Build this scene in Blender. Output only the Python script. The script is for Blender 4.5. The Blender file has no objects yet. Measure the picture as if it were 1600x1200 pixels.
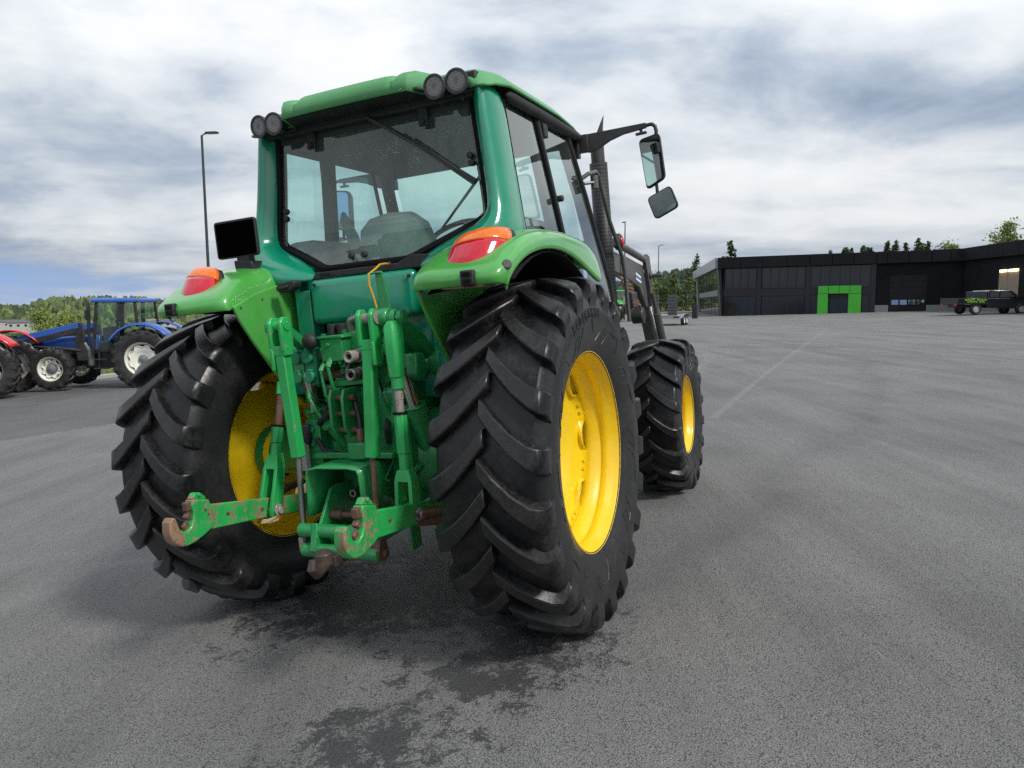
import bpy, bmesh, math, random
from mathutils import Vector, Matrix
random.seed(7)
scene = bpy.context.scene
COL = scene.collection
rad = math.radians

# ------------------------------------------------------------------ camera
FPX, PITCH, ROLL, CAMZ = 1136.8, -0.107, -0.006, 1.549
def cam_axes(yaw, pitch, roll):
    f = Vector((-math.sin(yaw)*math.cos(pitch), math.cos(yaw)*math.cos(pitch), math.sin(pitch)))
    r = Vector((math.cos(yaw), math.sin(yaw), 0)); u = r.cross(f)
    return (r*math.cos(roll)+u*math.sin(roll), u*math.cos(roll)-r*math.sin(roll), f)
cr, cu, cf = cam_axes(0, PITCH, ROLL)
cd = bpy.data.cameras.new("camera"); cam = bpy.data.objects.new("camera", cd); COL.objects.link(cam)
cam.matrix_world = Matrix(((cr.x, cu.x, -cf.x, 0), (cr.y, cu.y, -cf.y, 0), (cr.z, cu.z, -cf.z, CAMZ), (0, 0, 0, 1)))
cd.sensor_width = 36; cd.lens = 36*FPX/1600; cd.clip_start = 0.05; cd.clip_end = 9000
scene.camera = cam

# ------------------------------------------------------------------ sky and sun
SUN = Vector((0.60, -0.50, 0.85)).normalized()
EL = math.asin(SUN.z); ROT = math.atan2(SUN.x, SUN.y)
world = bpy.data.worlds.new("World"); scene.world = world; world.use_nodes = True
wn = world.node_tree; wn.nodes.clear()
def nd(nt, typ, props=None, **ins):
    n = nt.nodes.new(typ)
    for k, v in (props or {}).items(): setattr(n, k, v)
    for k, v in ins.items():
        key = int(k[1:]) if k[0] == '_' and k[1:].isdigit() else k.replace('_', ' ')
        s = n.inputs[key]
        if isinstance(v, bpy.types.NodeSocket): nt.links.new(v, s)
        else: s.default_value = v
    return n
def mth(nt, op, a, b=0.0, c=0.0, clamp=False):
    return nd(nt, 'ShaderNodeMath', {'operation': op, 'use_clamp': clamp}, _0=a, _1=b, _2=c).outputs[0]
def mixc(nt, fac, a, b, mode='MIX'):
    n = nt.nodes.new('ShaderNodeMix'); n.data_type = 'RGBA'; n.blend_type = mode
    for idx, v in ((0, fac), (6, a), (7, b)):
        if isinstance(v, bpy.types.NodeSocket): nt.links.new(v, n.inputs[idx])
        else: n.inputs[idx].default_value = v if idx == 0 else (*v, 1) if len(v) == 3 else v
    return n.outputs[2]
def ramp(nt, fac, stops, interp='LINEAR'):
    n = nt.nodes.new('ShaderNodeValToRGB'); e = n.color_ramp.elements; n.color_ramp.interpolation = interp
    while len(e) < len(stops): e.new(0.5)
    for el, (p, c) in zip(e, stops):
        el.position = p; el.color = (c, c, c, 1) if isinstance(c, (int, float)) else (*c, 1)
    nt.links.new(fac, n.inputs[0]); return n.outputs[0]
def noise(nt, vec, scale, detail=4, rough=.5, dist=0.0):
    n = nd(nt, 'ShaderNodeTexNoise', None, Scale=scale, Detail=detail, Roughness=rough, Distortion=dist)
    if vec is not None: nt.links.new(vec, n.inputs['Vector'])
    return n.outputs[0]
sky = nd(wn, 'ShaderNodeTexSky', {'sky_type': 'NISHITA', 'sun_disc': False, 'sun_elevation': EL, 'sun_rotation': ROT, 'air_density': 1.0, 'dust_density': 0.6})
tc = nd(wn, 'ShaderNodeTexCoord').outputs['Generated']
sx = nd(wn, 'ShaderNodeSeparateXYZ', None, Vector=tc)
zc = mth(wn, 'MAXIMUM', sx.outputs[2], 0.0)
den = mth(wn, 'ADD', zc, 0.13)
pv = nd(wn, 'ShaderNodeCombineXYZ', None, X=mth(wn, 'DIVIDE', sx.outputs[0], den), Y=mth(wn, 'DIVIDE', sx.outputs[1], den), Z=0.0).outputs[0]
mp = nd(wn, 'ShaderNodeMapping', None, Vector=pv, Rotation=(0, 0, rad(-38)), Scale=(0.42, 1.0, 1), Location=(3.1, 1.7, 0)).outputs[0]
n1 = noise(wn, mp, 0.55, 7, .52, .35)
n2 = noise(wn, nd(wn, 'ShaderNodeMapping', None, Vector=pv, Location=(8.3, 2.2, 0), Scale=(.8, .9, 1)).outputs[0], 1.5, 8, .6, .5)
n3 = noise(wn, nd(wn, 'ShaderNodeMapping', None, Vector=tc, Scale=(1.0, 1.0, 2.1), Location=(2.3, .4, 1.1)).outputs[0], 3.6, 9, .56, .25)
nm = mth(wn, 'ADD', mth(wn, 'MULTIPLY', n1, .46), mth(wn, 'ADD', mth(wn, 'MULTIPLY', n2, .20), mth(wn, 'MULTIPLY', n3, .34)))
cl = ramp(wn, nm, [(.39, (1.9, 2.45, 3.25)), (.445, (3.0, 3.5, 4.2)), (.495, (4.5, 4.85, 5.25)), (.55, (5.7, 5.9, 6.1)), (.63, (6.6, 6.7, 6.75))])
lowf = ramp(wn, zc, [(0.0, .66), (.10, .84), (.32, 1.0), (1.0, 1.12)])
cl = mixc(wn, 1.0, cl, lowf, 'MULTIPLY')
blue = mixc(wn, .85, sky.outputs[0], (.95, 2.15, 4.9))
gap0 = mth(wn, 'ADD', mth(wn, 'MULTIPLY', nm, 1.0), mth(wn, 'MULTIPLY', zc, 2.0))
gap = ramp(wn, gap0, [(.43, 0.0), (.58, 1.0)])
wc = mixc(wn, gap, blue, cl)
bg = nd(wn, 'ShaderNodeBackground', None, Color=wc, Strength=0.125)
nd(wn, 'ShaderNodeOutputWorld', None, Surface=bg.outputs[0])
sl = bpy.data.lights.new("sun", 'SUN'); sl.energy = 2.0; sl.angle = rad(11); sl.color = (1.0, .96, .90)
so = bpy.data.objects.new("sun", sl); COL.objects.link(so); so.location = (20, 10, 30)
so.rotation_euler = SUN.to_track_quat('Z', 'Y').to_euler()
vs = scene.view_settings; vs.view_transform = 'Standard'; vs.look = 'None'; vs.exposure = 0.42; vs.gamma = 1.0
vs.use_curve_mapping = False
scene.render.engine = 'CYCLES'
scene.cycles.use_denoising = False
scene.cycles.max_bounces = 8; scene.cycles.transparent_max_bounces = 16

# ------------------------------------------------------------------ materials
MATS = {}
def principled(name):
    m = bpy.data.materials.new(name); m.use_nodes = True; nt = m.node_tree
    return m, nt, nt.nodes['Principled BSDF']
def setp(b, **k):
    for a, v in k.items():
        s = b.inputs[a.replace('_', ' ')]
        if isinstance(v, bpy.types.NodeSocket): b.id_data.links.new(v, s)
        elif isinstance(v, (tuple, list)) and len(v) == 3: s.default_value = (*v, 1)
        else: s.default_value = v
def ocoord(nt): return nd(nt, 'ShaderNodeTexCoord').outputs['Object']
def paint(name, col, rough=.35, coat=.3, dirt=.25, dirtcol=(.10, .09, .07), var=.25, scale=3.0, metal=0.0, bump=.0, streak=0.0):
    m, nt, b = principled(name); co = ocoord(nt)
    n = noise(nt, co, scale, 6, .6); n2_ = noise(nt, co, scale*9, 5, .65)
    c = mixc(nt, ramp(nt, n, [(.3, 0.0), (.7, 1.0)]), [x*(1-var) for x in col], [min(1, x*(1+var*.6)) for x in col])
    dm = mth(nt, 'MULTIPLY', ramp(nt, mth(nt, 'ADD', mth(nt, 'MULTIPLY', n, .5), mth(nt, 'MULTIPLY', n2_, .5)), [(.45, 0.0), (.68, 1.0)]), dirt)
    if streak:
        sc = noise(nt, nd(nt, 'ShaderNodeMapping', None, Vector=co, Scale=(26, 26, 1.6)).outputs[0], 1.0, 4, .6)
        dm = mth(nt, 'MAXIMUM', dm, mth(nt, 'MULTIPLY', ramp(nt, sc, [(.52, 0.0), (.72, 1.0)]), streak))
    c = mixc(nt, dm, c, dirtcol)
    setp(b, Base_Color=c, Roughness=mth(nt, 'ADD', rough, mth(nt, 'MULTIPLY', n2_, .22)), Metallic=metal, Coat_Weight=coat, Coat_Roughness=.12)
    if bump: setp(b, Normal=nd(nt, 'ShaderNodeBump', None, Strength=bump, Distance=.004, Height=n2_).outputs[0])
    MATS[name] = m; return m
def worn(name, col, wear=.5, rust=(.22, .085, .04), bare=(.30, .20, .14), scale=9.0, rough=.42):
    m, nt, b = principled(name); co = ocoord(nt)
    n = noise(nt, co, scale, 7, .68); n2_ = noise(nt, co, scale*4, 6, .7); n3 = noise(nt, co, scale*.5, 4, .5)
    base = mixc(nt, ramp(nt, n3, [(.3, 0.0), (.7, 1.0)]), [x*.72 for x in col], [x*1.12 for x in col])
    s = mth(nt, 'ADD', mth(nt, 'MULTIPLY', n, .62), mth(nt, 'MULTIPLY', n2_, .38))
    ed = .70 - .24*wear
    chip = ramp(nt, s, [(ed, 0.0), (ed+.015, 1.0)])
    rc = mixc(nt, ramp(nt, n2_, [(.4, 0.0), (.62, 1.0)]), rust, bare)
    setp(b, Base_Color=mixc(nt, chip, base, rc), Roughness=mth(nt, 'ADD', rough, mth(nt, 'MULTIPLY', chip, .35)), Coat_Weight=.15)
    setp(b, Normal=nd(nt, 'ShaderNodeBump', None, Strength=.5, Distance=.003, Height=mth(nt, 'SUBTRACT', mth(nt, 'MULTIPLY', n2_, .25), chip)).outputs[0])
    MATS[name] = m; return m
def metal(name, col, rough=.3, mm=1.0, dirt=.2):
    return paint(name, col, rough, 0, dirt, (.05, .04, .03), .2, 12, mm, .1)
def plain(name, col, rough=.5, metal=0.0, spec=.5, emit=0.0):
    m, nt, b = principled(name); setp(b, Base_Color=col, Roughness=rough, Metallic=metal, Specular_IOR_Level=spec)
    if emit: setp(b, Emission_Color=col, Emission_Strength=emit)
    MATS[name] = m; return m
G_FEND = paint('green_fender_paint', (.062, .375, .052), .14, .75, .42, (.17, .27, .15), .28, 2.4, streak=.22)
G_ROOF = paint('green_roof_paint', (.085, .33, .115), .48, .1, .30, (.16, .22, .15), .2, 2.2, streak=.30)
G_CAB = paint('teal_cab_paint', (.0012, .245, .135), .10, .85, .12, (.05, .26, .19), .28, 2.0, streak=.22)
G_DARK = paint('green_hitch_paint', (.018, .29, .078), .28, .4, .5, (.012, .03, .015), .35, 6, bump=.15)
G_BRIGHT = worn('green_worn_paint', (.020, .37, .086), .30)
G_WORN = worn('green_heavily_worn_paint', (.022, .40, .085), .72, scale=14)
RUST = worn('rusty_steel', (.13, .065, .04), .6, (.07, .035, .022), (.20, .11, .07), 18, .7)
BARE = worn('worn_bare_steel', (.33, .30, .27), .65, (.22, .11, .06), (.27, .16, .10), 22, .45)
CHROME = metal('cylinder_chrome', (.72, .70, .68), .12, dirt=.15)
STEEL = metal('dull_steel', (.30, .29, .28), .42, dirt=.5)
YELLOW = paint('yellow_rim_paint', (.90, .61, .004), .22, .5, .20, (.22, .14, .03), .12, 3.5)
YDISC = paint('yellow_disc_paint', (.90, .62, .005), .24, .5, .18, (.20, .13, .03), .10, 3.5)
BLACKP = paint('black_plastic', (.014, .014, .016), .48, 0, .35, (.05, .05, .05), .3, 5)
BLACKM = paint('black_metal', (.020, .021, .023), .40, .2, .4, (.07, .06, .05), .3, 6)
CHAR = paint('charcoal_loader_paint', (.060, .061, .064), .45, .15, .45, (.13, .11, .085), .3, 6)
GUN = paint('gunmetal_tube', (.14, .145, .14), .38, .1, .3, (.08, .07, .06), .2, 8, .5)
SEAL = plain('black_seal', (.006, .006, .007), .75, spec=.15)
INNER = plain('dark_cab_lining', (.035, .040, .040), .8)
SEAT = paint('grey_seat_cloth', (.27, .28, .265), .9, 0, .3, (.09, .09, .085), .15, 6)
HOSE = plain('black_hose', (.02, .021, .024), .5)
COPPER = paint('copper_fitting', (.30, .14, .10), .5, 0, .4, (.08, .05, .04), .3, 30, .3)
WHITEP = paint('white_plastic_box', (.42, .42, .38), .6, 0, .4, (.15, .14, .11), .2, 12)
RED = plain('red_paint_plain', (.6, .012, .02), .3)
def rubber(name, col, dust=.35, R=None):
    m, nt, b = principled(name); co = ocoord(nt)
    a = noise(nt, co, 5, 6, .65); f = noise(nt, co, 60, 5, .7); g = noise(nt, co, 260, 2, .5)
    c = mixc(nt, ramp(nt, a, [(.3, 0.0), (.7, 1.0)]), [x*.7 for x in col], [x*1.35 for x in col])
    sp = ramp(nt, g, [(.66, 0.0), (.74, 1.0)])
    dm = mth(nt, 'MULTIPLY', ramp(nt, mth(nt, 'ADD', mth(nt, 'MULTIPLY', a, .55), mth(nt, 'MULTIPLY', f, .45)), [(.48, 0.0), (.66, 1.0)]), dust)
    dm = mth(nt, 'MAXIMUM', dm, mth(nt, 'MULTIPLY', mth(nt, 'MULTIPLY', sp, ramp(nt, a, [(.48, 0.0), (.60, 1.0)])), .5))
    if R:
        sp_ = nd(nt, 'ShaderNodeSeparateXYZ', None, Vector=co); rr_ = mth(nt, 'SQRT', mth(nt, 'ADD', mth(nt, 'POWER', sp_.outputs[1], 2.0), mth(nt, 'POWER', sp_.outputs[2], 2.0)))
        tp = mth(nt, 'MULTIPLY', ramp(nt, mth(nt, 'DIVIDE', rr_, R), [(.972, 0.0), (.990, 1.0)]), mth(nt, 'ADD', .25, mth(nt, 'MULTIPLY', f, 1.0)))
        c = mixc(nt, mth(nt, 'MULTIPLY', tp, .60), c, (.036, .035, .034))
        sw_ = mth(nt, 'MULTIPLY', ramp(nt, mth(nt, 'DIVIDE', rr_, R), [(.60, 1.0), (.88, .75), (.93, 0.0)]), ramp(nt, mth(nt, 'ABSOLUTE', sp_.outputs[0]), [(.14, 0.0), (.22, 1.0)]))
        c = mixc(nt, mth(nt, 'MULTIPLY', sw_, .8), c, (.022, .0225, .0235))
    setp(b, Base_Color=mixc(nt, dm, c, (.066, .063, .059)), Roughness=mth(nt, 'ADD', .14, mth(nt, 'MULTIPLY', f, .36)), Specular_IOR_Level=.36)
    setp(b, Normal=nd(nt, 'ShaderNodeBump', None, Strength=.35, Distance=.004, Height=mth(nt, 'ADD', mth(nt, 'MULTIPLY', f, .6), mth(nt, 'MULTIPLY', a, .8))).outputs[0])
    MATS[name] = m; return m
TYRE = rubber('tyre_rubber', (.0052, .0055, .0063), .40, .842); TYRE_FR = rubber('front_tyre_rubber', (.0058, .0060, .0068), .40, .600)
TYRE_OLD = rubber('dusty_tyre_rubber', (.028, .027, .026), .5)
def glass(name, tint, gl=.10, drops=0.0, haze=0.0, grime=.0):
    m = bpy.data.materials.new(name); m.use_nodes = True; nt = m.node_tree; nt.nodes.clear(); co = ocoord(nt)
    tr = nd(nt, 'ShaderNodeBsdfTransparent', None, Color=(*tint, 1)).outputs[0]
    gs = nd(nt, 'ShaderNodeBsdfGlossy', None, Color=(.9, .95, .95, 1), Roughness=.02).outputs[0]
    lw = mth(nt, 'ADD', .04, mth(nt, 'MULTIPLY', mth(nt, 'POWER', nd(nt, 'ShaderNodeLayerWeight', None, Blend=.5).outputs['Facing'], 4.0), .96))
    sh = nd(nt, 'ShaderNodeMixShader', None, _0=mth(nt, 'ADD', mth(nt, 'MULTIPLY', lw, .85), gl*.3, clamp=True), _1=tr, _2=gs).outputs[0]
    if haze:
        df = nd(nt, 'ShaderNodeBsdfDiffuse', None, Color=(.42, .45, .42, 1)).outputs[0]
        sc = noise(nt, nd(nt, 'ShaderNodeMapping', None, Vector=co, Scale=(14, 14, 2.0)).outputs[0], 1.0, 5, .6)
        b_ = noise(nt, co, 2.2, 4, .55)
        hz = mth(nt, 'MULTIPLY', ramp(nt, mth(nt, 'ADD', mth(nt, 'MULTIPLY', sc, .5), mth(nt, 'MULTIPLY', b_, .5)), [(.36, .12), (.68, 1.0)]), haze)
        sh = nd(nt, 'ShaderNodeMixShader', None, _0=hz, _1=sh, _2=df).outputs[0]
    if drops:
        vo = nd(nt, 'ShaderNodeTexVoronoi', None, Vector=co, Scale=110.0, Randomness=1.0)
        msk = mth(nt, 'LESS_THAN', vo.outputs['Distance'], mth(nt, 'MULTIPLY', ramp(nt, noise(nt, co, 4.5, 4, .6), [(.46, 0.0), (.70, 1.0)]), drops))
        dd = nd(nt, 'ShaderNodeBsdfGlossy', None, Color=(.8, .85, .85, 1), Roughness=.25).outputs[0]
        sh = nd(nt, 'ShaderNodeMixShader', None, _0=mth(nt, 'MULTIPLY', msk, .35), _1=sh, _2=dd).outputs[0]
    nd(nt, 'ShaderNodeOutputMaterial', None, Surface=sh); MATS[name] = m; return m
GLASS_R = glass('rear_window_glass', (.66, .90, .85), .10, .24, .20)
GLASS_S = glass('side_window_glass', (.80, .95, .92), .35, .20, .05)
GLASS_B = glass('dark_building_glass', (.10, .11, .12), 1.2)
MIRROR = plain('mirror_glass', (.85, .87, .88), .02, 1.0)
def lens(name, col):
    m, nt, b = principled(name); co = ocoord(nt)
    w = nd(nt, 'ShaderNodeTexVoronoi', None, Vector=co, Scale=95.0).outputs['Distance']
    setp(b, Base_Color=mixc(nt, ramp(nt, w, [(.1, 0.0), (.6, 1.0)]), [x*.75 for x in col], col), Roughness=.14, Coat_Weight=.6, Coat_Roughness=.03)
    MATS[name] = m; return m
LENS_R = lens('red_lens', (.58, .006, .022)); LENS_O = lens('amber_lens', (.85, .17, .004))
LENS_C = lens('clear_ribbed_lens', (.22, .21, .20))

# ------------------------------------------------------------------ mesh helpers
V = Vector
class MB:
    def __init__(s): s.v = []; s.f = []; s.mi = []; s.m = 0
    def add(s, vs, fs):
        o = len(s.v); s.v += [tuple(p) for p in vs]
        for f in fs: s.f.append([i+o for i in f]); s.mi.append(s.m)
        return s
    def box(s, c, d, rot=None):
        hx, hy, hz = d[0]/2, d[1]/2, d[2]/2
        ps = [V((x, y, z)) for x in (-hx, hx) for y in (-hy, hy) for z in (-hz, hz)]
        if rot is not None: ps = [rot @ p for p in ps]
        c = V(c)
        return s.add([p+c for p in ps], [(0, 1, 3, 2), (4, 6, 7, 5), (0, 4, 5, 1), (2, 3, 7, 6), (0, 2, 6, 4), (1, 5, 7, 3)])
    def bar(s, p0, p1, w, h, up=(0, 0, 1), w1=None, h1=None):
        p0, p1 = V(p0), V(p1); d = (p1-p0).normalized(); up = V(up)
        if abs(d.dot(up)) > .99: up = V((0, 1, 0))
        x = d.cross(up).normalized(); y = x.cross(d)
        w1 = w if w1 is None else w1; h1 = h if h1 is None else h1
        ps = []
        for p, a, b in ((p0, w, h), (p1, w1, h1)):
            ps += [p+x*(a/2)*i+y*(b/2)*j for i, j in ((-1, -1), (1, -1), (1, 1), (-1, 1))]
        return s.add(ps, [(3, 2, 1, 0), (4, 5, 6, 7), (0, 1, 5, 4), (1, 2, 6, 5), (2, 3, 7, 6), (3, 0, 4, 7)])
    def cyl(s, p0, p1, r0, r1=None, n=16):
        return s.tube([p0, p1], [r0, r0 if r1 is None else r1], n)
    def tube(s, pts, r, n=10, cap=True):
        pts = [V(p) for p in pts]; k = len(pts)
        rs = r if isinstance(r, (list, tuple)) else [r]*k
        d0 = (pts[1]-pts[0]).normalized(); a = V((0, 0, 1)) if abs(d0.z) < .9 else V((1, 0, 0))
        x = d0.cross(a).normalized(); rings = []
        for i in range(k):
            d = ((pts[i]-pts[i-1]).normalized() if i else V((0, 0, 0)))+((pts[i+1]-pts[i]).normalized() if i < k-1 else V((0, 0, 0)))
            d.normalize(); x = (x-d*x.dot(d)).normalized(); y = d.cross(x)
            rings.append([pts[i]+(x*math.cos(t)+y*math.sin(t))*rs[i] for t in [2*math.pi*j/n for j in range(n)]])
        return s.loft(rings, cap)
    def loft(s, rings, cap=True, closed=True):
        n = len(rings[0]); vs = [p for r in rings for p in r]; fs = []
        for i in range(len(rings)-1):
            for j in range(n if closed else n-1):
                a, b = i*n+j, i*n+(j+1) % n
                fs.append((a, b, b+n, a+n))
        if cap and closed: fs.append(list(range(n))[::-1]); fs.append([(len(rings)-1)*n+j for j in range(n)])
        return s.add(vs, fs)
    def grid(s, rows): return s.loft(rows, False, False)
    def lathe(s, prof, n=48, o=(0, 0, 0), ax='x', close=False, a0=0, a1=2*math.pi, rfun=None):
        full = abs(a1-a0-2*math.pi) < 1e-6; m = n if full else n+1; rings = []
        for j in range(m):
            t = a0+(a1-a0)*j/n; ring = []
            for a, r in prof:
                if rfun: r = rfun(t, a, r)
                if ax == 'x': p = (a, r*math.sin(t), r*math.cos(t))
                elif ax == 'y': p = (r*math.cos(t), a, r*math.sin(t))
                else: p = (r*math.cos(t), r*math.sin(t), a)
                ring.append((p[0]+o[0], p[1]+o[1], p[2]+o[2]))
            rings.append(ring)
        k = len(prof); vs = [p for r in rings for p in r]; fs = []
        for j in range(n):
            j2 = (j+1) % m
            for i in range(k if close else k-1):
                i2 = (i+1) % k; fs.append((j*k+i, j*k+i2, j2*k+i2, j2*k+i))
        return s.add(vs, fs)
    def prism(s, poly, ax, a0, a1):
        def P(p, a):
            return (a, p[0], p[1]) if ax == 'x' else (p[0], a, p[1]) if ax == 'y' else (p[0], p[1], a)
        n = len(poly)
        return s.add([P(p, a0) for p in poly]+[P(p, a1) for p in poly], [list(range(n))[::-1], list(range(n, 2*n))]+[(i, (i+1) % n, n+(i+1) % n, n+i) for i in range(n)])
    def sphere(s, c, r, n=12, m=8, sc=(1, 1, 1)):
        rings = [[(c[0]+r*sc[0]*math.sin(math.pi*i/m)*math.cos(2*math.pi*j/n), c[1]+r*sc[1]*math.sin(math.pi*i/m)*math.sin(2*math.pi*j/n), c[2]+r*sc[2]*math.cos(math.pi*i/m)) for j in range(n)] for i in range(1, m)]
        return s.loft(rings, True)
    def mirror(s):
        k = len(s.v)//1; vs = [(-x, y, z) for x, y, z in s.v]; fs = [list(f)[::-1] for f in s.f]
        o = MB(); o.v = vs; o.f = fs; o.mi = list(s.mi); return o
    def islands(s):
        par = list(range(len(s.v)))
        def fd(i):
            while par[i] != i: par[i] = par[par[i]]; i = par[i]
            return i
        for f in s.f:
            a = fd(f[0])
            for i in f[1:]: par[fd(i)] = a
        grp = {}
        for k, f in enumerate(s.f): grp.setdefault(fd(f[0]), []).append(k)
        out = []
        for fs in grp.values():
            m = MB(); mp_ = {}
            for k in fs:
                q = []
                for i in s.f[k]:
                    if i not in mp_: mp_[i] = len(m.v); m.v.append(s.v[i])
                    q.append(mp_[i])
                m.f.append(q); m.mi.append(s.mi[k])
            out.append(m)
        return out
    def each(s, name, mat, parent=None, **k):
        return [m.build(name, mat, parent, **k) for m in s.islands()]
    def build(s, name, mat, parent=None, bevel=0.0, smooth=35, solid=0.0, sub=0, seg=2, loc=None):
        me = bpy.data.meshes.new(name); me.from_pydata(s.v, [], s.f)
        mats = mat if isinstance(mat, (list, tuple)) else [mat]
        for m in mats: me.materials.append(m)
        if len(mats) > 1: me.polygons.foreach_set('material_index', s.mi)
        bm = bmesh.new(); bm.from_mesh(me); bmesh.ops.recalc_face_normals(bm, faces=bm.faces); bm.to_mesh(me); bm.free()
        if smooth:
            me.shade_smooth(); me.set_sharp_from_angle(angle=rad(smooth))
        o = bpy.data.objects.new(name, me); COL.objects.link(o)
        if parent: o.parent = parent
        if loc: o.location = loc
        if solid: md = o.modifiers.new('solid', 'SOLIDIFY'); md.thickness = solid; md.offset = 0
        if bevel: md = o.modifiers.new('bevel', 'BEVEL'); md.width = bevel; md.segments = seg; md.limit_method = 'ANGLE'; md.angle_limit = rad(38); md.harden_normals = False
        if sub: md = o.modifiers.new('sub', 'SUBSURF'); md.levels = sub; md.render_levels = sub
        return o
def thing(name, label, cat, loc=(0, 0, 0), rz=0.0, group=None):
    o = bpy.data.objects.new(name, None); COL.objects.link(o); o.empty_display_size = .3
    o.location = loc; o.rotation_euler = (0, 0, rz); o['label'] = label; o['category'] = cat
    if group: o['group'] = group
    return o
def tag(o, label, cat, group=None):
    o['label'] = label; o['category'] = cat
    if group: o['group'] = group
    return o
def empty(name, parent, loc=(0, 0, 0)):
    o = bpy.data.objects.new(name, None); COL.objects.link(o); o.parent = parent; o.location = loc; return o
def copy_tree(o, parent=None):
    c = o.copy(); COL.objects.link(c); c.parent = parent
    for ch in list(o.children): copy_tree(ch, c)
    return c
def text_mesh(txt, size, depth=.002, bold=0.0, align='CENTER'):
    cu_ = bpy.data.curves.new('lettering', 'FONT'); cu_.body = txt; cu_.size = size; cu_.extrude = depth; cu_.align_x = align; cu_.align_y = 'CENTER'; cu_.offset = bold
    t = bpy.data.objects.new('lettering', cu_); COL.objects.link(t)
    dg = bpy.context.evaluated_depsgraph_get(); me = bpy.data.meshes.new_from_object(t.evaluated_get(dg))
    vs = [tuple(v.co) for v in me.vertices]; fs = [list(p.vertices) for p in me.polygons]
    bpy.data.objects.remove(t); bpy.data.curves.remove(cu_); bpy.data.meshes.remove(me)
    return vs, fs
def rrect(w, h, r, n=4):
    pts = []
    for cx, cy, a in ((w/2-r, h/2-r, 0), (-w/2+r, h/2-r, 90), (-w/2+r, -h/2+r, 180), (w/2-r, -h/2+r, 270)):
        for i in range(n+1):
            t = rad(a+90*i/n); pts.append((cx+r*math.cos(t), cy+r*math.sin(t)))
    return pts

# ------------------------------------------------------------------ ground
K = 0.0833
def H(x, y):
    if x > 2:
        z = K*2+.15*(1-math.exp(-(x-2)/1.8)); t = x-15
        z += .033*(math.log1p(math.exp(t*.6))/.6 if t < 40 else t)
        return z if x < 60 else H(59.9, y)
    if x >= -3: return K*x
    t = min(3.0, -3-x); z = -3*K-(K*t-(K-.035)*t*t/6)
    if x < -6: z -= .035*min(19, -6-x)
    return z
def kerb_x(y): return -13.3+.41*(min(y, 60)-22.3)
def smooth(a, b, t):
    t = max(0, min(1, (t-a)/(b-a))); return t*t*(3-2*t)
def HG(x, y):
    d = max(0, kerb_x(y)-x); b = max(0, y-105); r = math.hypot(x, y)
    if y < -12: b = max(b, -12-y)
    return H(x, y)-.05-24*smooth(6, 300, d)-3*smooth(0, 200, b)
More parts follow.
